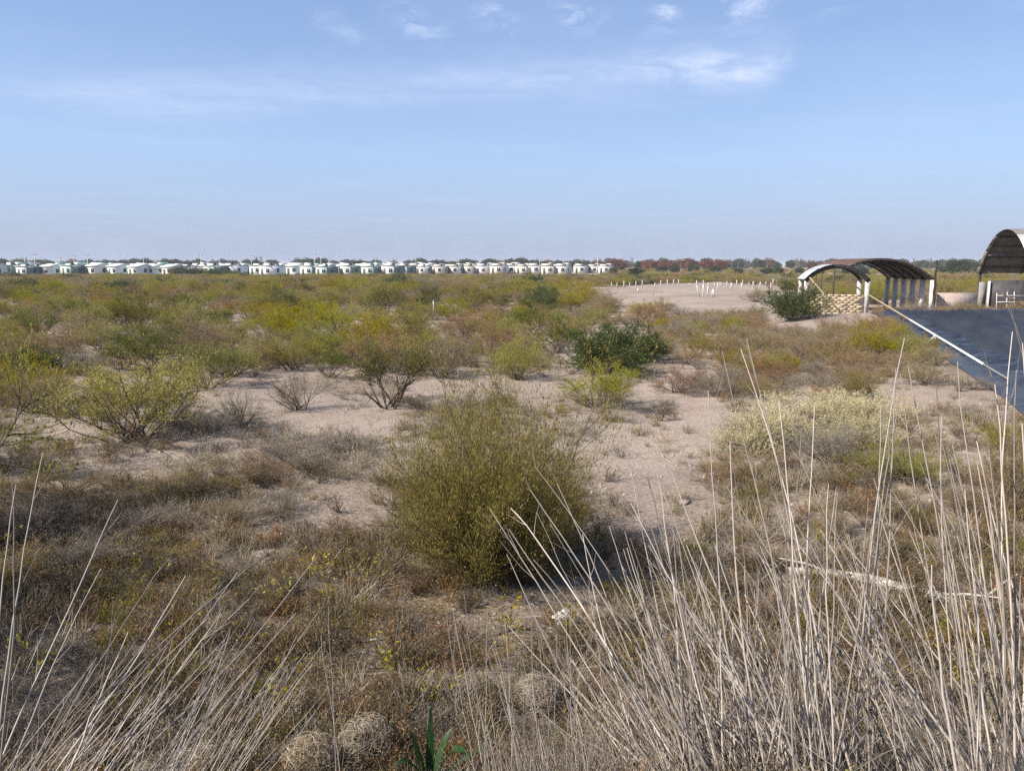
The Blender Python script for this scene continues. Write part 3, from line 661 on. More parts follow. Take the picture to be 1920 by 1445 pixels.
def place_stuff():
    rng = np.random.default_rng(31)
    def pts(n, y0, y1, keep, power=1.0, ex=0.72):
        y = y0+(y1-y0)*rng.uniform(size=n*3)**power; x = rng.uniform(-1, 1, n*3)*(ex*y+0.8)
        sd = pond_sd(x, y); ok = (sd > 0.7) & keep(x, y)
        x, y = x[ok][:n], y[ok][:n]
        return np.c_[x, y, hgt(x, y)]
    def bare(x, y):
        px, py = to_px(x, y)
        z = np.zeros_like(px)
        for (cx, cy, rx, ry) in ((1300, 562, 215, 32), (1180, 640, 60, 30), (1290, 705, 70, 60), (860, 730, 120, 40), (440, 735, 110, 26), (1230, 960, 130, 90),
                                 (660, 790, 120, 50), (1780, 775, 170, 40), (760, 540, 90, 5), (1000, 740, 60, 40), (1160, 860, 90, 60), (120, 800, 90, 25), (1300, 800, 60, 60), (660, 960, 100, 60)):
            z = np.maximum(z, 1-(((px-cx)/rx)**2+((py-cy)/ry)**2))
        return z
    def dens(x, y, lo, seed, s=1.1):
        v = 0.5+0.9*wav(x, y, s, seed)+0.35*wav(x, y, s*3.1, seed+1)
        v = v-1.0*np.clip(bare(x, y)*1.6, 0, 0.9)
        return rng.uniform(size=x.shape) < np.clip(lo+v, 0.03, 1)
    def rs(n, s0, s1, flat=1.0, tilt=0.12):
        s = rng.uniform(s0, s1, n)
        return np.c_[rng.normal(0, tilt, n), rng.normal(0, tilt, n), rng.uniform(0, 6.28, n)], np.c_[s, s, s*flat*rng.uniform(0.7, 1.2, n)]
    H_B = [herb(300+k, M_BROWN) for k in range(3)]+[herb(310+k, M_GREY, 0.28, nl=260) for k in range(3)]+[herb(320, M_RUST, 0.26)]+[herb(330, M_OLIVE, 0.26)]+[herb(335+k, M_UMBER, 0.30, nl=520) for k in range(3)]
    T_S = [blades(340+k, 60, 0.30, 60, 0.05, M_STRAW) for k in range(3)]+[blades(350+k, 50, 0.26, 75, 0.07, M_GREY, 0.2) for k in range(2)]
    # low dry herbs
    near = pts(2900, 2.6, 11.0, lambda x, y: dens(x, y, 0.10, 41), 0.9)
    mid = pts(2600, 11.0, 32.0, lambda x, y: dens(x, y, -0.22, 41, 0.6), 0.9)
    P = np.vstack([near, mid]); n = len(P); r, s = rs(n, 0.45, 1.2, 0.85)
    pk = np.where(np.arange(n) < len(near), rng.choice(11, n, p=[0.10, 0.10, 0.10, 0.04, 0.04, 0.04, 0.16, 0.09, 0.11, 0.11, 0.11]), rng.choice(11, n, p=[0.13, 0.13, 0.13, 0.11, 0.11, 0.10, 0.08, 0.06, 0.05, 0.05, 0.05]))
    scatter('low_herbs', H_B, P, r, s, pk, 'low dry brown and grey herbs covering the slope and sand', 'herbs')
    # dry grass tufts
    P = np.vstack([pts(1100, 2.6, 11.0, lambda x, y: dens(x, y, 0.0, 51)), pts(2200, 11, 34, lambda x, y: dens(x, y, -0.15, 53, 0.5))]); n = len(P)
    r, s = rs(n, 0.5, 1.3)
    scatter('dry_grass', T_S, P, r, s, rng.integers(0, 5, n), 'thin dry grass tufts scattered over the sand', 'grass')
    # litter of sticks
    LT = [stick_litter(360+k, m) for k, m in enumerate((M_STRAW, M_GREY, M_BROWN, M_GREY))]
    P = np.vstack([pts(3600, 2.4, 12.0, lambda x, y: dens(x, y, 0.35, 61)), pts(3000, 12, 28, lambda x, y: dens(x, y, 0.2, 63))]); P[:, 2] += 0.004; n = len(P)
    r, s = rs(n, 0.35, 0.95, 1.0, 0.04)
    scatter('stick_litter', LT, P, r, s, rng.integers(0, 4, n), 'thin broken sticks and straw littering the ground', 'litter')
    # pebbles
    PB_ = [pebble(370+k, M_STONE) for k in range(4)]
    P = np.vstack([pts(5000, 3.0, 13.0, lambda x, y: dens(x, y, 0.4, 71)), pts(9000, 11, 36, lambda x, y: rng.uniform(size=x.shape) < 0.7)]); n = len(P)
    r, s = rs(n, 0.0, 1.0); s = 0.007+0.03*(s**5)
    scatter('pebbles', PB_, P, r, s, rng.integers(0, 4, n), 'small pale pebbles strewn over the sandy soil', 'pebbles')
    # scrub too far away to count
    far = pts(4600, 88, 212, lambda x, y: dens(x, y, 0.42, 81, 0.12) & (bare(x, y) < 0.05), 0.8, 0.75)
    far2 = pts(1500, 30, 92, lambda x, y: dens(x, y, 0.15, 83, 0.3) & (bare(x, y) < 0.0) & ~((x > 17) & (x < 35) & (y > 46) & (y < 62)), 0.9, 0.75)
    beyond = pts(1900, 212, 430, lambda x, y: (x > 0.12*y) | (y > 300), 0.9, 0.78)
    P = np.vstack([far, far2, beyond]); n = len(P)
    protos = [KINDS['olive'][k][1] for k in (0, 1, 2)]+[KINDS['brown'][k][1] for k in (0, 1)]+[KINDS['rust'][0][1], KINDS['grey'][0][1], KINDS['umbrella'][0][1], KINDS['dark'][0][1]]
    r, s = rs(n, 0.7, 2.1, 0.80, 0.05); s[:len(far), 2] *= np.clip(1.25-P[:len(far), 1]/210*0.75, 0.45, 1)[:]; s[len(far):len(far)+len(far2)] *= 0.36; s[len(far)+len(far2):] *= 1.0
    scatter('distant_scrub', protos, P, r, s, rng.choice(9, n, p=[0.10, 0.10, 0.10, 0.17, 0.17, 0.11, 0.12, 0.06, 0.07]), 'far scrub merging into one olive-brown mass before the houses', 'scrub')
place_stuff()

# ------------------------------------------------------------------ yellow weeds near the bank
def weed(seed, mat, H, nl, leaf):
    rng = np.random.default_rng(seed); n = 7
    th = np.radians(45)*np.sqrt(rng.uniform(0, 1, n)); ph = rng.uniform(0, 6.28, n)
    S = grow(np.c_[rng.normal(0, 0.02, n), rng.normal(0, 0.02, n), np.full(n, -0.02)], np.c_[np.sin(th)*np.cos(ph), np.sin(th)*np.sin(ph), np.cos(th)], H*rng.uniform(0.6, 1.1, n), 5, 0.3, 0.12, rng)
    V, F = tubes(S, np.full(n, 0.003), np.full(n, 0.0012), 4); ms = mesh_np('stems', V, F, M_STEMG)
    c, dl, i, t = sample(S, nl, 0.25, 1, rng); V, F = leaves(c, deflect(dl, (0.5, 1.3), rng), leaf[0], leaf[1], rng)
    return ms, mesh_np('foliage', V, F, mat, False, rng.uniform(0, 1, nl))
WEEDS = [weed(400+k, M_YELLOW, 0.32, 60, (0.045, 0.013)) for k in range(3)]
WEEDG = [weed(410+k, M_GREEN, 0.40, 150, (0.04, 0.010)) for k in range(2)]
for k, (px, py) in enumerate([(640, 1075), (660, 1110), (690, 1090), (600, 1090), (505, 1140), (385, 1150), (570, 1270), (545, 1330), (720, 1250), (735, 1270), (620, 1130),
        (945, 1190), (950, 1230), (170, 1135), (240, 1100), (290, 1090), (400, 1100), (530, 1070), (1085, 1390), (60, 1270), (820, 1330), (1800, 1290), (1060, 1200), (470, 1230), (335, 1205), (1150, 1420)]):
    x, y, z = onground(px, py)
    t = thing('yellow_weed', 'small weed with yellow leaves on the littered bank foot', 'weed', (x, y, z), RNG.uniform(0, 6), RNG.uniform(0.8, 1.5), 'yellow weeds on the bank foot')
    obj('stems', WEEDS[k % 3][0], t); obj('foliage', WEEDS[k % 3][1], t)
for k, (px, py) in enumerate([(712, 1165), (1010, 1290), (360, 1310), (430, 1290), (1330, 1010), (925, 1330)]):
    x, y, z = onground(px, py)
    t = thing('green_weed', 'thin upright green weed on the littered bank foot', 'weed', (x, y, z), RNG.uniform(0, 6), RNG.uniform(0.6, 1.0), 'green weeds on the bank foot')
    obj('stems', WEEDG[k % 2][0], t); obj('foliage', WEEDG[k % 2][1], t)

# ------------------------------------------------------------------ dry canes
def cane_mesh(pts, r0, r1, seed, twigs=True):
    """one stalk: smooth curve through pts with swollen joints, a few dry leaf shreds"""
    rng = np.random.default_rng(seed); pts = np.asarray(pts, float)
    n = 12; t = np.linspace(0, 1, n)
    a, b, c = pts[0], pts[1], pts[2]
    P = ((1-t)**2)[:, None]*a+(2*t*(1-t))[:, None]*b+(t**2)[:, None]*c
    P = P+np.cumsum(rng.normal(0, 0.004, P.shape), axis=0)*np.minimum(1, t*3)[:, None]
    mb = MB(); L = np.linalg.norm(c-a)
    V, F = tubes(P[None], [r0], [r1], 5); mb.add(V, F, float(rng.uniform(0.1, 1)))
    if twigs:
        k = int(rng.integers(1, 6)); p, d, i, tt = sample(P[None], k, 0.25, 1.0, rng)
        B = grow(p, deflect(d, (0.2, 0.6), rng), L*rng.uniform(0.05, 0.16, k), 3, 0.05, 0.08, rng)
        V, F = tubes(B, np.full(k, r1*0.8), np.full(k, r1*0.25), 3); mb.add(V, F, float(rng.uniform(0.3, 1)))
    return mb.mesh('stalk', M_CANE)
def clump(name, label, stalks, group, mats=(M_STRAW, M_GREY), mat_n=500, mat_h=0.6, seed=0):
    """stalks: list of (base xyz, tip xyz, r) in world space"""
    B = np.array([s[0] for s in stalks]); c = B.mean(0); c[2] = gz(c[0], c[1])
    t = thing(name, label, 'dry cane', c, 0, 1.0, group)
    rng = np.random.default_rng(seed)
    for k, (a, b, r) in enumerate(stalks):
        a = np.array(a)-c; b = np.array(b)-c; L = np.linalg.norm(b-a)
        m = (a+b)/2+np.array((0, 0, 0.04*L))*rng.uniform(-0.6, 1.6)+rng.normal(0, 0.03*L, 3)
        obj('stalk', cane_mesh([a, m, b], r, r*0.35, seed*1000+k), t)
    # matted dry leaves among the stalk feet: nobody could count them
    if mat_n:
        i = rng.integers(0, len(B), mat_n)
        p = B[i]+np.c_[rng.normal(0, 0.13, mat_n), rng.normal(0, 0.13, mat_n), np.zeros(mat_n)]
        p[:, 2] = hgt(p[:, 0], p[:, 1])-0.01
        ax = np.array([np.array(s[1])-np.array(s[0]) for s in stalks])[i]
        d = norm(ax)+rng.normal(0, 0.33, (mat_n, 3)); d[:, 2] = np.abs(d[:, 2])+0.15
        P = grow(p, d, mat_h*rng.uniform(0.35, 1.3, mat_n), 5, -0.1, 0.10, rng)-c
        V, F = tubes(P, rng.uniform(0.0016, 0.0042, mat_n), np.full(mat_n, 0.0009), 3)
        stuff(obj('dry_leaf_mat', mesh_np('dry_leaf_mat', V, F, M_CANE, False, np.repeat(rng.uniform(0, 0.9, mat_n), 15)), t))
    return t
def base_at(px, d):
    x = AT(px, 1300, d)[0]; return np.array((x, d, gz(x, d)-0.03))
def canes():
    rng = np.random.default_rng(77)
    def fam(n, bx, bd, lean, ty, dd, r=(0.003, 0.0085)):
        out = []
        for _ in range(n):
            b = base_at(rng.uniform(*bx), rng.uniform(*bd)); pxb = to_px(*b)[0]
            tipx = pxb+rng.uniform(*lean); tipy = ty[0]+(ty[1]-ty[0])*rng.uniform()**0.75
            out.append((b, AT(tipx, tipy, b[1]+rng.uniform(*dd)), rng.uniform(*r)))
        return out
    def exp(lst, r=(0.005, 0.008)):
        return [(base_at(bx, bd), AT(tx, ty, bd+dd), rng.uniform(*r)) for (bx, bd, tx, ty, dd) in lst]
    main = fam(150, (1290, 1660), (2.9, 3.9), (-260, 10), (1000, 1380), (0.0, 0.7), (0.0035, 0.009))+fam(70, (1200, 1750), (3.0, 4.2), (-330, 60), (1180, 1420), (0.1, 0.7), (0.003, 0.006))+fam(40, (1300, 1700), (2.7, 3.6), (-420, -120), (850, 1250), (0.3, 1.4)) \
        +fam(26, (1360, 1600), (2.7, 3.5), (-60, 130), (850, 1250), (0.0, 0.7), (0.003, 0.006))
    main += exp([(1630, 3.2, 1692, 628, 0.5), (1640, 3.2, 1678, 700, 0.5), (1620, 3.0, 1398, 640, 0.6), (1600, 3.1, 1350, 662, 0.6), (1590, 3.1, 1385, 655, 0.7), (1560, 3.0, 1463, 760, 0.4), (1500, 3.0, 1505, 800, 0.4),
                 (1530, 3.0, 1528, 760, 0.4), (1450, 3.0, 1330, 740, 0.5), (1650, 3.2, 1655, 760, 0.4), (1520, 3.1, 1420, 855, 0.4), (1480, 3.0, 1375, 800, 0.5), (1660, 3.1, 1695, 770, 0.3)])
    clump('cane_clump', 'thick clump of bleached dry canes with tall tips reaching up to the pond', main, 'dry cane clumps', mat_n=600, mat_h=0.7, seed=1)
    right = fam(75, (1760, 2120), (2.8, 4.0), (-480, -130), (820, 1330), (0.2, 1.0))+fam(22, (1850, 2050), (2.6, 3.4), (-170, 0), (760, 1150), (0, 0.6))
    right += exp([(1960, 3.0, 1800, 690, 0.4), (1940, 3.0, 1870, 720, 0.3), (1950, 3.0, 1895, 625, 0.4), (1925, 3.0, 1912, 640, 0.3), (1935, 3.0, 1910, 705, 0.3), (1900, 3.0, 1770, 840, 0.4), (1870, 3.1, 1690, 700, 0.8), (1900, 3.1, 1755, 730, 0.5), (1920, 3.2, 1700, 690, 0.6)])
    clump('cane_clump', 'grey dry canes leaning over the fallen bleached log', right, 'dry cane clumps', mat_n=350, mat_h=0.7, seed=2)
    mid = fam(46, (900, 1230), (3.1, 3.9), (-110, 10), (1080, 1330), (0.0, 0.6), (0.0022, 0.0048))
    clump('cane_clump', 'thin pale canes standing in front of the large creosote bush', mid, 'dry cane clumps', mat_n=900, mat_h=0.42, seed=3)
    lean = exp([(1440, 3.2, 1005, 868, 1.6), (1420, 3.2, 985, 918, 1.5), (1350, 3.2, 958, 948, 1.3), (1300, 3.3, 1040, 900, 1.2), (1380, 3.2, 1170, 828, 0.9), (1330, 3.3, 1175, 830, 0.8), (1260, 3.3, 1100, 1010, 0.8), (1240, 3.3, 950, 1040, 1.0), (1300, 3.2, 1240, 890, 0.6), (1350, 3.1, 1255, 940, 0.5)])
    clump('cane_clump', 'few long canes slanting across the large creosote bush', lean, 'dry cane clumps', mat_n=0, seed=4)
    left = exp([(-120, 3.2, 488, 1028, 1.3), (-60, 3.1, 438, 1068, 1.2), (-20, 3.1, 600, 1035, 1.9), (-90, 3.0, 350, 1085, 1.0), (-40, 3.0, 470, 1112, 1.2), (20, 3.0, 395, 1180, 0.8), (-100, 3.1, 290, 1080, 0.8), (-80, 3.2, 195, 1065, 0.8),
                (-60, 3.4, 78, 855, 1.0), (-70, 3.3, 30, 905, 0.6), (-120, 3.3, 222, 945, 1.4), (-90, 3.0, 330, 1120, 0.9), (0, 2.9, 320, 1210, 0.7), (30, 2.9, 240, 1190, 0.4), (-60, 3.4, 15, 900, 0.5), (60, 3.0, 310, 1260, 0.5), (30, 3.0, 270, 1300, 0.4), (-160, 3.1, 180, 1230, 0.6)])
    left += fam(26, (-180, 80), (2.8, 3.4), (120, 420), (1130, 1350), (0.2, 0.9), (0.003, 0.006))
    clump('cane_clump', 'long dry canes fanning out over the dark littered slope', left, 'dry cane clumps', mat_n=120, mat_h=0.5, seed=5)
    low = fam(55, (130, 330), (3.0, 3.5), (130, 330), (1150, 1330), (0.3, 0.9), (0.002, 0.0045))
    low += exp([(250, 3.1, 612, 1145, 0.3), (380, 3.1, 525, 1285, 0.2), (630, 3.2, 612, 1140, 0.2), (640, 3.2, 598, 1185, 0.2), (150, 3.2, 560, 1150, 0.6)], (0.0035, 0.005))
    clump('cane_clump', 'grey bundle of thin brushy canes lying low over the bank', low, 'dry cane clumps', mat_n=260, mat_h=0.4, seed=6)
canes()

# ------------------------------------------------------------------ tumbleweeds, leafy reed, log, scraps
def tumbleweed(seed, n=420):
    rng = np.random.default_rng(seed)
    c = norm(rng.normal(size=(n, 3)))*(0.35+0.65*rng.uniform(size=(n, 1))**0.5); tdir = norm(np.cross(c, rng.normal(size=(n, 3))))
    P = np.zeros((n, 7, 3)); p = c.copy(); d = tdir
    for k in range(7):
        P[:, k] = p; d = norm(d-0.28*norm(p)*np.linalg.norm(p, axis=1, keepdims=True)+rng.normal(0, 0.22, (n, 3))); p = p+d*0.12
    P[:, :, 2] = P[:, :, 2]*0.85+0.80
    V, F = tubes(P, np.full(n, 0.010), np.full(n, 0.006), 3)
    return mesh_np('curled_stems', V, F, M_STRAW, False, np.repeat(rng.uniform(0, 1, n), 18))
for k, (px, py, r, lb) in enumerate([(688, 1425, 0.20, 'round tan tumbleweed of curled stems beside the broad green blades'), (585, 1462, 0.20, 'greyish tumbleweed of curled stems next to the round tan one'),
        (385, 1450, 0.15, 'small tumbleweed under the grey bundle of thin canes'), (150, 1455, 0.17, 'flattened tumbleweed at the feet of the fanned canes'), (1010, 1330, 0.19, 'tumbleweed caught among the thin pale canes'), (280, 1480, 0.13, 'greenish tumbleweed beside the flattened one')]):
    x, y, z = onground(px, py)
    t = thing('tumbleweed', lb, 'tumbleweed', (x, y, z-0.02), k*1.1, (r, r, r*0.95)); obj('curled_stems', tumbleweed(500+k, 900), t)
def blade_leaf(a, b, wid, droop, seed):
    a = np.array(a); b = np.array(b); n = 12; V = []; F = []
    d = b-a; side = np.cross(d, (0, 0, 1.0)); side /= np.linalg.norm(side)
    for k in range(n):
        t = k/(n-1); p = a+d*t+np.array((0, 0, 1.0))*(math.sin(t*math.pi)*droop)
        wv = wid*(math.sin(min(1, t*1.6+0.12)*math.pi/2))*(1-t**2.5)+0.001
        V += [p-side*wv, p+np.array((0, 0, -wv*0.45)), p+side*wv]
    for k in range(n-1):
        i = k*3; F += [(i, i+1, i+4, i+3), (i+1, i+2, i+5, i+4)]
    return mesh_np('blade', V, F, M_BLADE, True, np.random.default_rng(seed).uniform(0, 1, len(F)))
def leafy():
    D0 = 3.95; x = AT(800, 1440, D0)[0]; c = np.array((x, D0, gz(x, D0)))
    t = thing('leafy_reed', 'green reed shoot with broad dark blades beside the round tumbleweed', 'reed', c)
    V, F = tubes(np.array([[(0, 0, -0.03), (0.01, 0, 0.12), (0.015, 0.01, 0.26)]]), [0.009], [0.006], 6); obj('stalk', mesh_np('stalk', V, F, M_BLADE, True, np.zeros(len(F))), t)
    T = lambda px, py, dd: AT(px, py, D0+dd)-c
    o = np.array((0.01, 0, 0.10))
    for k, (px, py, dd, wd, dr) in enumerate([(808, 1318, 0.12, 0.030, 0.02), (742, 1436, -0.15, 0.041, 0.14), (884, 1420, -0.1, 0.046, 0.17), (768, 1365, 0.05, 0.032, 0.04), (850, 1362, 0.1, 0.030, 0.07), (935, 1390, 0.1, 0.012, 0.05)]):
        obj('blade', blade_leaf(o+np.array((0, 0, 0.02*k)), T(px, py, dd), wd, dr, k), t)
leafy()
def log():
    a = np.array(onground(1478, 1082)); b = np.array(onground(1930, 1150))
    n = 16; rng = np.random.default_rng(8); P = np.array([a+(b-a)*t for t in np.linspace(0, 1, n)])
    P[:, 2] = hgt(P[:, 0], P[:, 1])+0.06+0.04*np.sin(np.linspace(0, 5, n)); P[:, 1] += 0.05*np.sin(np.linspace(0, 7, n))
    c = P[n//2].copy(); P -= c
    t = thing('fallen_log', 'bleached fallen log lying on the ground behind the canes', 'log', c)
    V, F = tubes(P[None], [0.045], [0.06], 8); V = V+rng.normal(0, 0.006, V.shape); obj('trunk', mesh_np('trunk', V, F, M_LOG, True), t)
    for k, (i, dx, dy, dz) in enumerate([(3, -0.5, 0.1, 0.12), (9, 0.5, -0.35, 0.12), (12, 0.5, 0.25, 0.2)]):
        p = P[i]; V, F = tubes(np.array([[p, p+np.array((dx*0.5, dy*0.5, dz*0.7)), p+np.array((dx, dy, dz))]]), [0.022], [0.006], 6); obj('branch', mesh_np('branch', V, F, M_LOG, True), t)
log()
def stick(px0, py0, px1, py1, r, lb, mat):
    a = np.array(onground(px0, py0)); b = np.array(onground(px1, py1)); n = 8
    P = np.array([a+(b-a)*t for t in np.linspace(0, 1, n)]); P[:, 2] = hgt(P[:, 0], P[:, 1])+r+0.01; P += RNG.normal(0, 0.012, P.shape)*np.array((1, 1, 0.3)); c = P[0].copy()
    V, F = tubes((P-c)[None], [r], [r*0.5], 6); o = obj('fallen_stick', mesh_np('fallen_stick', V, F, mat, True)); o.location = c; tag(o, lb, 'stick')
stick(560, 1212, 770, 1200, 0.010, 'thin bleached stick lying flat on the littered bank foot', M_LOG)
stick(610, 1275, 740, 1265, 0.008, 'short grey stick lying flat near yellow weeds', M_LOG)
stick(1180, 1250, 1420, 1215, 0.016, 'bleached branch lying under the thick cane clump', M_LOG)
def plastic_bag():
    x, y, z = onground(1058, 1168); n = 9; rng = np.random.default_rng(4); V = []; F = []
    for i in range(n):
        for j in range(n): V.append(((i/(n-1)-0.5)*0.20+rng.normal(0, 0.006), (j/(n-1)-0.5)*0.16+rng.normal(0, 0.006), 0.10*math.sin(i/(n-1)*math.pi)*math.sin(j/(n-1)*math.pi)**0.6+rng.normal(0, 0.012)))
    for i in range(n-1):
        for j in range(n-1): F.append((i*n+j, (i+1)*n+j, (i+1)*n+j+1, i*n+j+1))
    o = obj('crumpled_bag', mesh_np('crumpled_bag', V, F, M_PLASTIC)); o.location = (x, y, z+0.03); o.rotation_euler = (0.35, 0.1, 0.4); tag(o, 'crumpled whitish plastic scrap below the large creosote bush', 'bag')
plastic_bag()
for (px, py, r, lb) in [(1283, 943, 0.085, 'flat pale stone lying on bare sand behind the thin canes'), (497, 1042, 0.10, 'flat pale stone half buried on the littered slope'), (325, 1052, 0.06, 'small whitish stone on the dark slope'), (1408, 893, 0.07, 'flat grey stone at the foot of the pale straw mound'), (1746, 912, 0.10, 'whitish stone beside low olive bush behind canes'), (680, 1340, 0.03, 'small whitish pebble near the round tumbleweed'), (80, 1012, 0.11, 'pale stone in the shade under the brown bushes')]:
    x, y, z = onground(px, py); o = obj('stone', pebble(int(px), M_STONE)); o.location = (x, y, z+r*0.2); o.scale = (r*1.2, r, r*0.55); o.rotation_euler = (0, 0, px); tag(o, lb, 'stone')

# ------------------------------------------------------------------ open vaulted shed beside the pond
def arc3(a, b, c, n):
    """circle through three (s,z) points, n samples from a to c"""
    (x1, y1), (x2, y2), (x3, y3) = a, b, c
    D = 2*(x1*(y2-y3)+x2*(y3-y1)+x3*(y1-y2))
    ux = ((x1*x1+y1*y1)*(y2-y3)+(x2*x2+y2*y2)*(y3-y1)+(x3*x3+y3*y3)*(y1-y2))/D
    uy = ((x1*x1+y1*y1)*(x3-x2)+(x2*x2+y2*y2)*(x1-x3)+(x3*x3+y3*y3)*(x2-x1))/D
    r = math.hypot(x1-ux, y1-uy); t0 = math.atan2(y1-uy, x1-ux); t1 = math.atan2(y3-uy, x3-ux)
    if t1 > t0: t1 -= 2*math.pi
    t = np.linspace(t0, t1, n); return np.c_[ux+r*np.cos(t), uy+r*np.sin(t)]
def sheet(curve, place, u0, u1, thick=0.025, corr=0.0):
    """a curved roof sheet: curve (s,z) swept from u0 to u1 along the axis, with thickness"""
    n = len(curve); k = 9; V = []
    tg = np.gradient(curve, axis=0); nm = np.c_[-tg[:, 1], tg[:, 0]]; nm /= np.linalg.norm(nm, axis=1, keepdims=True)
    for side in (0, 1):
        for j in range(k):
            u = u0+(u1-u0)*j/(k-1)
            for i in range(n):
                o = side*thick+corr*(j % 2)
                V.append(place(curve[i, 0]+nm[i, 0]*o, u, curve[i, 1]+nm[i, 1]*o))
    F = []; m = n*k
    for j in range(k-1):
        for i in range(n-1):
            q = (j*n+i, j*n+i+1, (j+1)*n+i+1, (j+1)*n+i); F.append(q); F.append(tuple(m+v for v in q[::-1]))
    for i in range(n-1):
        F.append((i, m+i, m+i+1, i+1)); e = (k-1)*n; F.append((e+i, e+i+1, m+e+i+1, m+e+i))
    for j in range(k-1):
        a, b = j*n, (j+1)*n; F.append((a, b, m+b, m+a)); a += n-1; b += n-1; F.append((a, m+a, m+b, b))
    return V, F
def rib(curve, place, u, wx, wz):
    V = []; n = len(curve); tg = np.gradient(curve, axis=0); nm = np.c_[-tg[:, 1], tg[:, 0]]; nm /= np.linalg.norm(nm, axis=1, keepdims=True)
    for i in range(n):
        for (a, b) in ((-wx/2, -wz), (wx/2, -wz), (wx/2, 0), (-wx/2, 0)):
            V.append(place(curve[i, 0]+nm[i, 0]*b, u+a, curve[i, 1]+nm[i, 1]*b))
    F = []
    for i in range(n-1):
        for k in range(4): F.append((i*4+k, i*4+(k+1) % 4, i*4+4+(k+1) % 4, i*4+4+k))
    F += [(3, 2, 1, 0), tuple((n-1)*4+k for k in range(4))]
    return V, F
def vaulted_shed():
    D0 = 50.0
    ax = np.array((1.25, 8.2)); ax /= np.linalg.norm(ax); pr = np.array((ax[1], -ax[0]))
    xl, xm, xr = AT(1512, 540, D0)[0], AT(1620, 540, D0)[0], AT(1733, 540, D0)[0]
    org = np.array((xl, D0)); t = thing('vaulted_shed', 'open shed with two curved metal roofs on concrete columns beside the pond', 'shed', (xl, D0, 0))
    place = lambda s, u, z: (pr[0]*s+ax[0]*u, pr[1]*s+ax[1]*u, z)
    sm, sr = (xm-xl)*1.0, (xr-xl)*1.0
    zt = 2.22; B = 1.75; NB = 5
    def column(s, u, wd=0.26, z1=zt, mat=M_CONC):
        p = np.array(place(s, u, 0)); z0 = gz(p[0]+xl, p[1]+D0)-0.1
        mb = MB(); M = np.array([[pr[0], ax[0], 0], [pr[1], ax[1], 0], [0, 0, 1]])
        mb.box(s-wd/2, s+wd/2, u-wd/2, u+wd/2, z0, z1, M); obj('column', mb.mesh('column', mat), t)
    for k in range(NB+1): column(sr, k*B)
    for u in (0, 1.75): column(0, u); column(sm, u)
    # small front bay: pale sheet left on one flank, bare ribs on the other
    cA = arc3((-0.22, 2.24), (sm*0.5, 3.20), (sm+0.12, 2.24), 26)
    cB = arc3((AT(1585, 540, D0)[0]-xl, 3.12), (AT(1642, 540, D0)[0]-xl, 3.56), (sr+0.18, 2.2), 26)
    for c0, c1 in ((0, 7), (6, 12)):
        V, F = sheet(cA[c0:c1], place, -0.25, 1.85); mb = MB(); mb.add(V, F); obj('roof_panel', mb.mesh('roof_panel', M_GALV), t)
    for k in range(NB):
        V, F = sheet(cB, place, k*B+0.10 if k == 0 else k*B+0.01, (k+1)*B-0.01, corr=0.012); mb = MB(); mb.add(V, F); obj('roof_panel', mb.mesh('roof_panel', M_RUSTY), t)
    for u, wz in ((-0.10, 0.27), (1.75, 0.18)):
        V, F = rib(cA, place, u, 0.12, wz); mb = MB(); mb.add(V, F); obj('roof_rib', mb.mesh('roof_rib', M_IRON), t)
    for k in range(NB+1):
        V, F = rib(cB, place, k*B+0.12, 0.08, 0.13); mb = MB(); mb.add(V, F); obj('roof_rib', mb.mesh('roof_rib', M_IRON), t)
    for c, w0, u1 in ((cA, 0.06, 1.8), (cB, 0.06, NB*B)):
        for i in (2, 6, 10, 14, 18, 22):
            mb = MB(); s, z = c[i]; mb.bar(place(s, 0.02, z-0.09), place(s, u1, z-0.09), w0); obj('purlin', mb.mesh('purlin', M_WOOD), t)
    for u in (3.5, 7.0, 8.75):
        s, z = cB[0]; p = np.array(place(s, u, 0)); mb = MB().bar((p[0], p[1], gz(p[0]+xl, p[1]+D0)-0.1), (p[0], p[1], z), 0.08); obj('thin_post', mb.mesh('thin_post', M_WOOD), t)
    # low block wall across the nearer bay, each course a row of blocks
    mb0 = MB().box(-0.196, 0.196, -0.075, 0.075, 0, 0.137).mesh('block', M_ADOBE)
    core = MB(); q = np.array(place(0.2, 0, 0)); q1 = np.array(place(sm-0.2, 0, 0)); core.bar((q[0], q[1], 0.64), (q1[0], q1[1], 0.64), 0.12, 1.26); obj('mortar_core', core.mesh('mortar_core', M_ADOBE), t)
    ang = math.atan2(pr[1], pr[0]); r = np.random.default_rng(3)
    for c in range(9):
        z = 0.02+c*0.142; x = 0.32+(0.2 if c % 2 else 0.0)
        while x < sm-0.3:
            p = place(x, 0.0, z); o = obj('block', mb0, t); o.location = (p[0]+r.normal(0, 0.006), p[1]+r.normal(0, 0.008), p[2]); o.rotation_euler = (0, 0, ang+r.normal(0, 0.02)); x += 0.40
    # pole leaning on the front arch
    q0 = AT(1518, 520, D0-0.4); q1 = AT(1583, 581, D0-1.6); q1[2] = gz(q1[0], q1[1])
    o0 = np.array((xl, D0, 0)); mb = MB().bar(q0-o0, q1-o0, 0.07); o = obj('leaning_pole', mb.mesh('leaning_pole', M_TAN)); o.location = o0; tag(o, 'tan pole leaning from the shed arch down to the block wall', 'pole')
vaulted_shed()

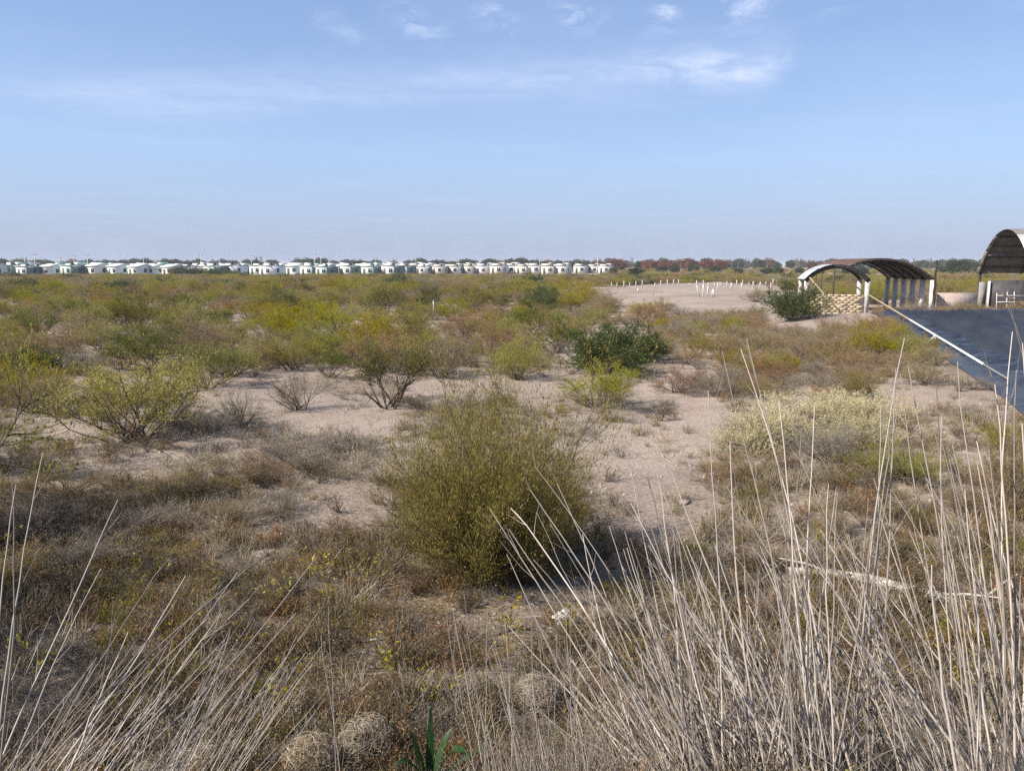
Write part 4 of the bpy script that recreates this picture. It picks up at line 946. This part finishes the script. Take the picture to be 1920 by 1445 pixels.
def big_vault():
    D0 = 54.0
    F_ = AT(1838, 512, 60.0); N_ = AT(1942, 516, 53.0)
    zs = F_[2]; ap = AT(1893, 430, 56.5)[2]
    dv = (N_-F_)[:2]; Wd = np.linalg.norm(dv); pr = dv/Wd; ax = np.array((-pr[1], pr[0]))
    if ax[0] < 0: ax = -ax
    g = gz(F_[0], F_[1])
    t = thing('arched_hangar', 'tall arched metal shed with dark ribbed inside at the far pond corner', 'shed', (F_[0], F_[1], g))
    place = lambda s, u, z: (pr[0]*s+ax[0]*u, pr[1]*s+ax[1]*u, z-g)
    n = 25; tt = np.linspace(0, math.pi, n)
    # a steep parabolic vault
    ss = np.cos(tt); cs = np.c_[Wd/2-Wd/2*ss, zs+(ap-zs)*(1-np.abs(ss)**2.1)]
    k = 0
    for a in range(0, n-1, 3):                                    # long sheets laid side by side over the ribs
        V, F = sheet(cs[a:a+4], place, -0.3, 15.0, 0.03); mb = MB(); mb.add(V, F); obj('roof_panel', mb.mesh('roof_panel', M_DARKSHEET if a < 15 else M_GALV), t)
    for u in (-0.1, 3, 6, 9, 12, 15):
        V, F = rib(cs, place, u, 0.10, 0.12); mb = MB(); mb.add(V, F); obj('roof_rib', mb.mesh('roof_rib', M_IRON), t)
    for i in range(3, n-2, 2):
        s, z = cs[i]; c = np.array((Wd/2, zs)); d = c-np.array((s, z)); d /= np.linalg.norm(d); s, z = s+d[0]*0.08, z+d[1]*0.08
        mb = MB().bar(place(s, -0.2, z), place(s, 15, z), 0.07); obj('purlin', mb.mesh('purlin', M_IRON), t)
    M = np.array([[pr[0], ax[0], 0], [pr[1], ax[1], 0], [0, 0, 1]])
    for u in (0, 5, 10, 15):
        for s in (0.0, Wd):
            mb = MB().box(s-0.07, s+0.07, u-0.07, u+0.07, -0.2, zs-g+0.02, M); obj('post', mb.mesh('post', M_IRON), t)
    # walls, dark opening and white rails under the vault
    def slab(name, px0, px1, py0, py1, d, th, mat, lb=None, cat=None):
        a = AT(px0, py1, d); b = AT(px1, py0, d); z0 = gz(a[0], d)-0.05
        mb = MB().box(0, b[0]-a[0], -th/2, th/2, 0, b[2]-z0)
        o = obj(name, mb.mesh(name, mat)); o.location = (a[0], d, z0)
        if lb: tag(o, lb, cat)
        return o
    slab('block_wall', 1833, 1849, 529, 577, 52.5, 0.2, M_CONCG, 'short grey wall slab under the tall arched shed', 'wall')
    slab('concrete_column', 1850, 1856, 527, 577, 51.6, 0.25, M_CONC, 'pale square column beside the black doorway', 'column')
    slab('dark_door', 1857, 1882, 529, 577, 52.2, 0.08, M_DARKP, 'black metal door panel beside the pale column', 'door')
    slab('block_wall', 1883, 2010, 531, 577, 53.0, 0.2, M_PINK, 'pale pinkish wall behind the white pipe rails', 'wall')
    slab('low_wall', 1757, 1832, 549, 572, 51.0, 0.18, M_PINK, 'long low pale wall between dark pole and grey slab', 'wall')
    slab('lintel_beam', 1857, 2010, 526, 530, 51.7, 0.3, M_DARKP, 'dark beam spanning above the black door', 'beam')
    c = AT(1895, 577, 48.5); z0 = gz(c[0], 48.5)
    rl = thing('pipe_rack', 'rack of thin white pipes standing before the pinkish wall', 'rack', (c[0], 48.5, z0))
    for px in (1869, 1888, 1903, 1934):
        a = AT(px, 577, 48.5); b = AT(px+RNG.uniform(-2, 2), RNG.uniform(541, 551), 48.5); mb = MB().bar((a[0]-c[0], 0, -0.05), (b[0]-c[0], 0, b[2]-z0), 0.028); obj('upright', mb.mesh('upright', M_WHITE), rl)
    for py in (554, 566):
        a = AT(1868, py, 48.45); b = AT(1935, py, 48.45); mb = MB().bar((a[0]-c[0], -0.04, a[2]-z0), (b[0]-c[0], -0.04, b[2]-z0), 0.028); obj('rail', mb.mesh('rail', M_WHITE), rl)
big_vault()
def pole(name, p0, p1, wd, mat, lb, taper=0.8):
    p0 = np.array(p0, float); p1 = np.array(p1, float); n = 10
    P = np.array([p0+(p1-p0)*t for t in np.linspace(0, 1, n)])-p0; P[1:-1] += RNG.normal(0, wd*0.12, (n-2, 3))
    V, F = tubes(P[None], [wd/2], [wd/2*taper], 8)
    o = obj(name, mesh_np(name, V, F, mat, True)); o.location = p0; tag(o, lb, 'pole'); return o
a = AT(1751, 580, 48.0); a[2] = gz(a[0], a[1])-0.1; pole('dark_pole', a, AT(1757, 488, 48.0), 0.20, M_IRON, 'slim dark wooden pole standing at the far pond edge', 0.5)
a = AT(1770, 572, 48.2); a[2] = gz(a[0], a[1])-0.1; pole('short_stake', a, AT(1770, 556, 48.2), 0.05, M_WOOD, 'short thin stake near the dark wooden pole')
a = AT(1930, 606, 42.5); a[2] = gz(a[0], a[1]); pole('rusty_prop', AT(1878, 550, 46.0), a+np.array((0, 0, 0.25)), 0.12, M_RUSTY, 'rusty brown prop slanting down to the pond edge')
# long white pipe slung over the liner
def pipe():
    a = AT(1626, 551, 49.6); b = np.array(onground(1884, 716)); b[2] += 0.10
    at_px = lambda px: min((a+(b-a)*f for f in np.linspace(0, 1, 2000)), key=lambda p: abs(to_px(*p)[0]-px))
    m, m2 = at_px(1706), at_px(1845)
    t = thing('slanting_pipe', 'long white pipe slung slantwise over the black pond liner', 'pipe', (b[0], b[1], b[2]))
    for nm, p, q, wd, mt in (('tan_section', a, m, 0.07, M_TAN), ('white_section', m, m2, 0.065, M_WHITE), ('grey_section', m2, b+(b-m2)*0.15, 0.04, M_CONCG)):
        P = np.array([p+(q-p)*s for s in np.linspace(0, 1, 8)])-b
        V, F = tubes(P[None], [wd/2], [wd/2], 8); obj(nm, mesh_np(nm, V, F, mt, True), t)
    for px, py in ((1754, 634),):
        p = at_px(px); q = p.copy(); q[0] -= 0.15; q[2] = gz(q[0], q[1])+0.02 if pond_sd(q[0], q[1]) > 0 else BERM-0.2
        for s in (-0.12, 0.12):
            mb = MB().bar(p-b, q-b+np.array((s, 0, 0)), 0.05); obj('prop_leg', mb.mesh('prop_leg', M_WHITE), t)
pipe()

# ------------------------------------------------------------------ fence and marker posts of the flats
def fence():
    a = np.array(onground(1015, 541)); b = np.array(onground(1520, 538)); t = thing('post_fence', 'row of thin white posts along the far side of the bare flats', 'fence', a)
    n = 46; me = MB().box(-0.045, 0.045, -0.045, 0.045, -0.2, 0.85).mesh('post', M_CONC); r = np.random.default_rng(6); tops = []
    for k in range(n):
        if r.uniform() < 0.12: continue
        p = a+(b-a)*k/(n-1); p[1] += r.normal(0, 0.35); p[2] = gz(p[0], p[1])
        o = obj('post', me, t); o.location = p-a; o.scale = (1, 1, r.uniform(0.7, 1.25)); o.rotation_euler = (r.normal(0, 0.05), r.normal(0, 0.06), r.uniform(0, 1)); tops.append(p-a)
    for h in (0.35, 0.65):
        P = np.array([q+np.array((0, 0, h)) for q in tops])[None]; V, F = tubes(P, [0.008], [0.008], 3); obj('wire', mesh_np('wire', V, F, M_IRON), t)
fence()
MK = MB().box(-0.055, 0.055, -0.055, 0.055, -0.2, 1.0)
MKM = MK.mesh('post', M_CONC)
for k, (px, base, top) in enumerate([(1311, 557, 534), (1318, 558, 533), (1326, 556, 536), (1345, 548, 530), (1336, 557, 545), (1370, 543, 530), (1390, 545, 530), (1412, 542, 528), (1425, 540, 529), (1196, 549, 540), (1445, 541, 529), (1468, 541, 530), (1490, 542, 531)]):
    x, y, z = onground(px, base); o = obj('concrete_post', MKM); h = AT(px, top, y)[2]-z
    o.location = (x, y, z); o.scale = (0.9, 0.9, h); o.rotation_euler = (RNG.normal(0, 0.06), RNG.normal(0, 0.09), k); tag(o, 'bare white post standing on the pale flats', 'post', 'white posts on the flats')
def post_with_cap(px, base, top, lb, wd=0.22):
    x, y, z = onground(px, base); h = AT(px, top, y)[2]-z; t = thing('marker_post', lb, 'post', (x, y, z), 0.2)
    obj('shaft', MB().box(-wd/2, wd/2, -wd/2, wd/2, -0.2, h*0.9).mesh('shaft', M_WHITE), t); obj('cap', MB().box(-wd*0.38, wd*0.38, -wd*0.38, wd*0.38, h*0.9-0.01, h).mesh('cap', M_CONC), t)
post_with_cap(1104, 567, 549, 'stout white capped marker post on the bare flats')
post_with_cap(1337, 556, 542, 'stout white marker among the thin white posts', 0.2)
post_with_cap(52, 546, 530, 'lone white marker post in the scrub before the houses', 0.16)
post_with_cap(563, 582, 574, 'small white block marker between olive bushes', 0.30)
post_with_cap(813, 592, 562, 'very thin white stake among the olive bushes', 0.045)
post_with_cap(287, 583, 576, 'small pale stone marker in the left scrub', 0.16)

# ------------------------------------------------------------------ the housing estate
M_MINT = pmat('mint_render', (0.44, 0.60, 0.53), (0.56, 0.70, 0.63), 0.6, 0.85, bump=0)
M_MINTP = pmat('pale_mint_render', (0.62, 0.72, 0.67), (0.72, 0.79, 0.75), 0.6, 0.85, bump=0)
M_LIME = pmat('white_render', (0.72, 0.71, 0.68), (0.82, 0.81, 0.78), 0.6, 0.85, bump=0)
M_CREAM = pmat('cream_render', (0.66, 0.61, 0.50), (0.76, 0.71, 0.61), 0.6, 0.85, bump=0)
M_MINTSHADE = pmat('shaded_mint_render', (0.13, 0.18, 0.165), (0.20, 0.26, 0.24), 0.6, 0.85, bump=0)  # shade on the mint houses' side faces, put into a darker wall colour
M_GLASS = pmat('window_glass', (0.03, 0.035, 0.04), (0.06, 0.07, 0.08), 2, 0.15, bump=0)
M_DOOR = pmat('painted_door', (0.10, 0.07, 0.05), (0.2, 0.15, 0.11), 2, 0.7, bump=0)
M_TANK = pmat('black_tank', (0.03, 0.03, 0.03), (0.07, 0.07, 0.07), 2, 0.6, bump=0)
M_ROOF = pmat('roof_slab', (0.42, 0.41, 0.39), (0.60, 0.59, 0.56), 1, 0.9, bump=0)
def house_parts(kind, mw, mside):
    """a small one-storey house, 4.2 m wide, 6 m deep, front on -y"""
    W, D, Hh = 4.2, 6.0, 2.75; parts = []
    if kind == 'gable':
        V = [(-W/2, 0, -0.3), (W/2, 0, -0.3), (W/2, D, -0.3), (-W/2, D, -0.3), (-W/2, 0, Hh), (W/2, 0, Hh), (W/2, D, Hh), (-W/2, D, Hh), (-W/2, D/2, Hh+0.60), (W/2, D/2, Hh+0.60)]
        mb = MB(); mb.add(V, [(0, 1, 5, 4), (2, 3, 7, 6), (1, 2, 6, 5), (3, 0, 4, 7), (5, 6, 9, 9), (7, 4, 8, 8)])
        parts.append(('wall', mb.mesh('wall', mw)))
        r = MB(); r.bar((-W/2-0.2, D/4-0.15, Hh+0.54), (W/2+0.2, D/4-0.15, Hh+0.54), 0.01, 0.01)
        V = []
        for x in (-W/2-0.25, W/2+0.25):
            V += [(x, -0.35, Hh-0.08), (x, D/2, Hh+0.64), (x, D+0.35, Hh-0.08), (x, D+0.35, Hh+0.04), (x, D/2, Hh+0.77), (x, -0.35, Hh+0.04)]
        r = MB(); r.add(V, [(0, 1, 7, 6), (1, 2, 8, 7), (2, 3, 9, 8), (3, 4, 10, 9), (4, 5, 11, 10), (5, 0, 6, 11), (0, 5, 4, 1), (1, 4, 3, 2), (6, 7, 10, 11), (7, 8, 9, 10)])
        parts.append(('roof', r.mesh('roof', mside)))
    else:
        parts.append(('wall', MB().box(-W/2, W/2, 0, D, -0.3, Hh).mesh('wall', mw)))
        parts.append(('roof', MB().box(-W/2-0.12, W/2+0.12, -0.25, D+0.1, Hh, Hh+0.16).mesh('roof', M_ROOF)))
        parts.append(('side_wall', MB().box(W/2+0.003, W/2+0.12, 0.1, D-0.1, -0.3, Hh-0.15).mesh('side_wall', mside)))  # skin over the side face; on mint houses its colour carries painted shade
        parts.append(('parapet', MB().box(-W/2+0.2, W/2-1.6, 1.6, 3.6, Hh+0.161, Hh+0.62).mesh('parapet', mw)))
        if kind == 'tall':
            parts.append(('stair_tower', MB().box(0.4, W/2-0.1, 2.5, 5.0, Hh+0.161, Hh+0.95).mesh('stair_tower', mw)))
        n = 10; V = []; F = []
        tk = MB(); P = np.array([[(W/2-0.9, 1.2, Hh+0.15), (W/2-0.9, 1.2, Hh+0.4), (W/2-0.9, 1.2, Hh+0.7), (W/2-0.9, 1.2, Hh+0.75)]]); V, F = tubes(P, [0.5], [0.42], 10); tk.add(V, F); tk.box(W/2-1.25, W/2-0.55, 0.85, 1.55, Hh+0.72, Hh+0.80)
        parts.append(('water_tank', tk.mesh('water_tank', M_TANK)))
    parts.append(('door', MB().box(-1.45, -0.65, -0.05, 0.03, 0, 2.05).mesh('door', M_DOOR)))
    for x in (0.35,): parts.append(('window', MB().box(x, x+1.2, -0.04, 0.03, 0.95, 2.05).mesh('window', M_GLASS)))
    parts.append(('window', MB().box(W/2-0.03, W/2+(0.16 if kind != 'gable' else 0.05), 2.2, 3.2, 1.0, 2.05).mesh('window', M_GLASS)))
    return parts
HV = {('gable', 'white'): house_parts('gable', M_LIME, M_MINTP), ('gable', 'mint'): house_parts('gable', M_MINTP, M_LIME), ('flat', 'mint'): house_parts('flat', M_MINTP, M_MINTSHADE), ('flat', 'deep mint'): house_parts('tall', M_MINT, M_MINTSHADE),
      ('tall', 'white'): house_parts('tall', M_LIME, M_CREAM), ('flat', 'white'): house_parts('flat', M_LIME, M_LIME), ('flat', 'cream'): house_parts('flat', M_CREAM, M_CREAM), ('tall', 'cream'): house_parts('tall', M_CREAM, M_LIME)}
def houses():
    r = np.random.default_rng(9)
    LAB = {'gable': 'gable-roofed house', 'flat': 'flat-roofed house with black tank', 'tall': 'house with raised stair tower'}
    def put(px, d, key, rowname, rz):
        x = AT(px, 505, d)[0]; z = gz(x, d)
        t = thing('estate_house', 'small %s %s %s' % (key[1], LAB[key[0]], rowname), 'house', (x, d, z), rz, r.uniform(0.92, 1.04), 'houses of the estate, '+rowname)
        for nm, me in HV[key]: obj(nm, me, t)
    pick = lambda ks: ks[int(r.integers(0, len(ks)))]
    px = -30.0
    while px < 745:                                          # front row of the mint end
        if px < 330: k = pick([('gable', 'white'), ('gable', 'white'), ('gable', 'mint'), ('flat', 'mint'), ('flat', 'deep mint')])
        elif px < 545: k = pick([('flat', 'white'), ('gable', 'white'), ('flat', 'mint')])
        else: k = pick([('flat', 'mint'), ('flat', 'deep mint'), ('flat', 'white')])
        if not (335 < px < 385 or 428 < px < 462 or 520 < px < 550): put(px, 216+r.uniform(-3, 3)+px*0.01, k, 'in the front row facing scrub', R(-24)+r.normal(0, 0.05))
        px += r.uniform(28, 46)
    px = -40.0
    while px < 780:
        put(px, 236+r.uniform(-3, 3), pick([('flat', 'white'), ('tall', 'white'), ('flat', 'mint'), ('flat', 'deep mint'), ('gable', 'mint')]), 'in the second estate row', R(-24)+r.normal(0, 0.05)); px += r.uniform(26, 40)
    px = -40.0
    while px < 800:
        put(px, 262+r.uniform(-4, 4), pick([('tall', 'white'), ('tall', 'white'), ('flat', 'deep mint')]), 'in the back estate row', R(-24)+r.normal(0, 0.05)); px += r.uniform(30, 48)
    px = 748.0
    while px < 1062:
        put(px, 262+r.uniform(-4, 4), pick([('flat', 'cream'), ('flat', 'white'), ('tall', 'white'), ('tall', 'cream')]), 'in the cream estate stretch', R(-20)+r.normal(0, 0.05)); px += r.uniform(20, 32)
    px = 760.0
    while px < 1150:
        if not 1062 < px < 1080: put(px, 285+r.uniform(-4, 4), pick([('tall', 'white'), ('tall', 'cream'), ('flat', 'white')]), 'behind the cream estate stretch', R(-20)+r.normal(0, 0.05))
        px += r.uniform(17, 27)
houses()
# street light and utility poles standing between the houses
UP = MB().bar((0, 0, -0.2), (0, 0, 1.0), 0.02)
for k, px in enumerate([48, 66, 113, 140, 165, 270, 378, 412, 472, 540, 590, 602, 705, 780, 860, 945, 1012, 1120]):
    d = 230+RNG.uniform(-8, 40); x = AT(px, 500, d)[0]; z = gz(x, d); h = RNG.uniform(5.0, 6.6)
    t = thing('utility_pole', 'thin pale utility pole rising between the estate houses', 'pole', (x, d, z), 0, 1, 'utility poles of the estate')
    obj('shaft', MB().bar((0, 0, -0.2), (0, 0, h), 0.20, taper=0.6).mesh('shaft', M_CONC), t); obj('crossarm', MB().bar((-0.7, 0, h-0.4), (0.7, 0, h-0.4), 0.10).mesh('crossarm', M_WOOD), t)

# ------------------------------------------------------------------ trees along the horizon
def tree(seed, H, W, mat, trunk=0.12, nclump=40, nl=80, leaf=(0.55, 0.34), conical=False, bare=False):
    rng = np.random.default_rng(seed); mb = MB()
    T = np.array([[(0, 0, -0.3), (rng.normal(0, 0.1), 0, H*trunk*0.6), (rng.normal(0, 0.2), rng.normal(0, 0.2), H*0.55), (rng.normal(0, 0.3), rng.normal(0, 0.3), H*0.86)]])
    V, F = tubes(T, [0.035*H*0.7], [0.008*H], 6); mb.add(V, F)
    nb = 14 if not bare else 40
    p, d, i, t = sample(T, nb, 0.3, 0.95, rng); ang = (0.6, 1.2) if not conical else (0.2, 0.45)
    B = grow(p, deflect(d, ang, rng), (W*rng.uniform(0.35, 0.6, nb) if not conical else H*rng.uniform(0.15, 0.3, nb)), 3, 0.4, 0.12, rng); V, F = tubes(B, np.full(nb, 0.010*H), np.full(nb, 0.003*H), 4); mb.add(V, F)
    mt = mb.mesh('trunk', M_STEMG if bare else M_STEM)
    if bare:
        p, d, i, t = sample(B, 260, 0.1, 1, rng); P = grow(p, deflect(d, (0.1, 0.5), rng), H*rng.uniform(0.06, 0.16, 260), 2, 0.6, 0.08, rng); V, F = tubes(P, np.full(260, 0.035), np.full(260, 0.015), 3)
        return mt, mesh_np('crown', V, F, M_BARE, False, rng.uniform(0, 1, len(F)))
    c = norm(rng.normal(size=(nclump, 3)))*rng.uniform(0.25, 1.0, (nclump, 1))**0.5*np.array((W/2*0.8, W/2*0.8, H*(1-trunk)/2*0.85))+np.array((0, 0, H*(trunk+(1-trunk)/2)))
    n = nclump*nl; ci = np.repeat(np.arange(nclump), nl); rad = rng.uniform(0.13, 0.24, nclump)*W
    pos = c[ci]+norm(rng.normal(size=(n, 3)))*(rad[ci]*rng.uniform(0.3, 1, n)**0.4)[:, None]*np.array((1, 1, 0.8))
    V, F = leaves(pos, rng.normal(size=(n, 3)), leaf[0], leaf[1], rng)
    return mt, mesh_np('crown', V, F, mat, False, np.clip(rng.uniform(0, 1, nclump)[ci]*0.6+0.4*rng.uniform(0, 1, n), 0, 1))
TREES = {'round': [tree(600+k, 8, 7.5, M_TREE) for k in range(4)], 'red': [tree(620+k, 9, 7.5, M_RED) for k in range(3)], 'bare': [tree(640+k, 9, 3.0, None, bare=True, conical=True) for k in range(3)],
         'poplar': [tree(660+k, 11, 2.6, M_TREE, trunk=0.12, nclump=22) for k in range(2)], 'twiggy': [tree(670+k, 7, 6, None, bare=True) for k in range(2)]}
def put_tree(kind, v, px, top, d, wscale, label, group=None, name=None):
    base = {'round': 8, 'red': 9, 'bare': 10.5, 'poplar': 11, 'twiggy': 7.5}[kind]
    p = AT(px, top, d); h = max(1.5, p[2]-gz(p[0], d)); s = h/base
    t = thing(name or {'round': 'broadleaf_tree', 'red': 'autumn_tree', 'bare': 'bare_poplar', 'poplar': 'poplar_tree', 'twiggy': 'leafless_tree'}[kind], label, 'tree', (p[0], d, gz(p[0], d)), RNG.uniform(0, 6), (s*wscale, s*wscale, s), group)
    a, b = TREES[kind][v % len(TREES[kind])]; obj('trunk', a, t); obj('crown', b, t)
def trees():
    r = np.random.default_rng(14)
    for k, (px, top, ws) in enumerate([(1121, 487, 1.0), (1148, 487, 1.1), (1163, 486, 1.0), (1212, 490, 1.0), (1226, 490, 0.9), (1246, 488, 1.1), (1260, 489, 1.0), (1288, 486, 1.1), (1298, 486, 0.9), (1325, 487, 1.0), (1348, 488, 1.0), (1352, 489, 1.0), (1522, 489, 1.0)]):
        put_tree('red', k, px, top-1.5, 320+r.uniform(-20, 30), ws*1.35, 'reddish-brown autumn tree on the skyline behind the flats', 'autumn trees on the skyline')
    for k, (px, top, ws) in enumerate([(1005, 490, 1.1), (1018, 489, 1.2), (1030, 491, 1.1)]):
        put_tree('round', k, px, top, 345, ws, 'dark blue-green tree in the dense group behind the cream houses', 'dark tree group behind the cream houses')
    put_tree('round', 1, 1088, 489, 300, 0.8, 'tall dark tree at the end of the cream houses')
    put_tree('round', 2, 1790, 485, 230, 1.1, 'dark tree left of the tall arched shed on the skyline'); put_tree('round', 3, 1806, 486, 235, 1.2, 'dark spreading tree next to the tall arched shed')
    put_tree('round', 0, 1832, 492, 240, 1.0, 'small tree touching the edge of the tall arched shed')
    for k, px in enumerate([113, 140, 1385, 1398, 1413, 1420, 1440, 1372, 600, 475, 1700, 1715, 1745]):
        put_tree('bare', k, px, 478+r.uniform(2, 8), 380+r.uniform(-30, 60), 1.0, 'slim bare poplar on the skyline', 'bare poplars on the skyline')
    for k, px in enumerate([4, 40, 70, 90, 180, 228, 236, 320, 328, 372, 430, 440, 482, 556, 577, 660, 668, 690, 740, 765, 790, 830, 848, 870, 880, 905, 935, 955, 968, 985, 1050, 1062, 1180, 1196, 1375, 1405, 1460, 1480, 1500, 1560, 1640, 1690, 1730, 1770, 1850, 1870]):
        put_tree('round' if r.uniform() < 0.75 else 'twiggy', k, px+r.uniform(-4, 4), 485.5+r.uniform(0, 6), 370+r.uniform(-40, 120), r.uniform(1.0, 1.7), 'dull green tree of the treeline behind the estate' , 'trees of the treeline')
    for k, px in enumerate([1150, 1190, 1235, 1270, 1310, 1340, 1380, 1430, 1455, 1490, 1530, 1585, 1625, 1660, 1705, 1760, 1815, 1845]):
        put_tree('round', k, px+r.uniform(-10, 10), 499+r.uniform(-2, 4), 200+r.uniform(-10, 60), r.uniform(1.2, 1.9), 'low bushy tree along the back of the flats', 'low bushy trees behind the flats')
    # the wood beyond reads as one mass
    n = 900; y = r.uniform(420, 900, n); x = r.uniform(-0.8, 0.8, n)*y; s = r.uniform(0.45, 0.95, n)
    scatter('far_woodland', [TREES['round'][k][1] for k in range(4)]+[TREES['red'][0][1], TREES['bare'][0][1], TREES['twiggy'][0][1]], np.c_[x, y, hgt(x, y)-0.5], np.c_[0*x, 0*x, r.uniform(0, 6.28, n)], np.c_[s*1.3, s*1.3, s], r.choice(7, n, p=[0.18, 0.18, 0.18, 0.18, 0.08, 0.1, 0.1]), 'hazy far woodland merging into one band on the horizon', 'woodland')
trees()

# ------------------------------------------------------------------ dusty air
def haze():
    m = bpy.data.materials.new('dusty_air'); m.use_nodes = True; t = NT(m.node_tree); t.n.clear()
    v = t.new('ShaderNodeVolumePrincipled', {'Color': (0.86, 0.90, 1.0, 1), 'Density': 0.00026, 'Anisotropy': 0.0})
    t.new('ShaderNodeOutputMaterial', {'Volume': v.outputs[0]})
    o = obj('haze', MB().box(-9500, 9500, -9500, 9500, -3.0, 13.0).mesh('haze', m)); stuff(o); tag(o, 'thin dusty haze lying over the whole plain', 'haze')
haze()
print('objects', len(bpy.data.objects))
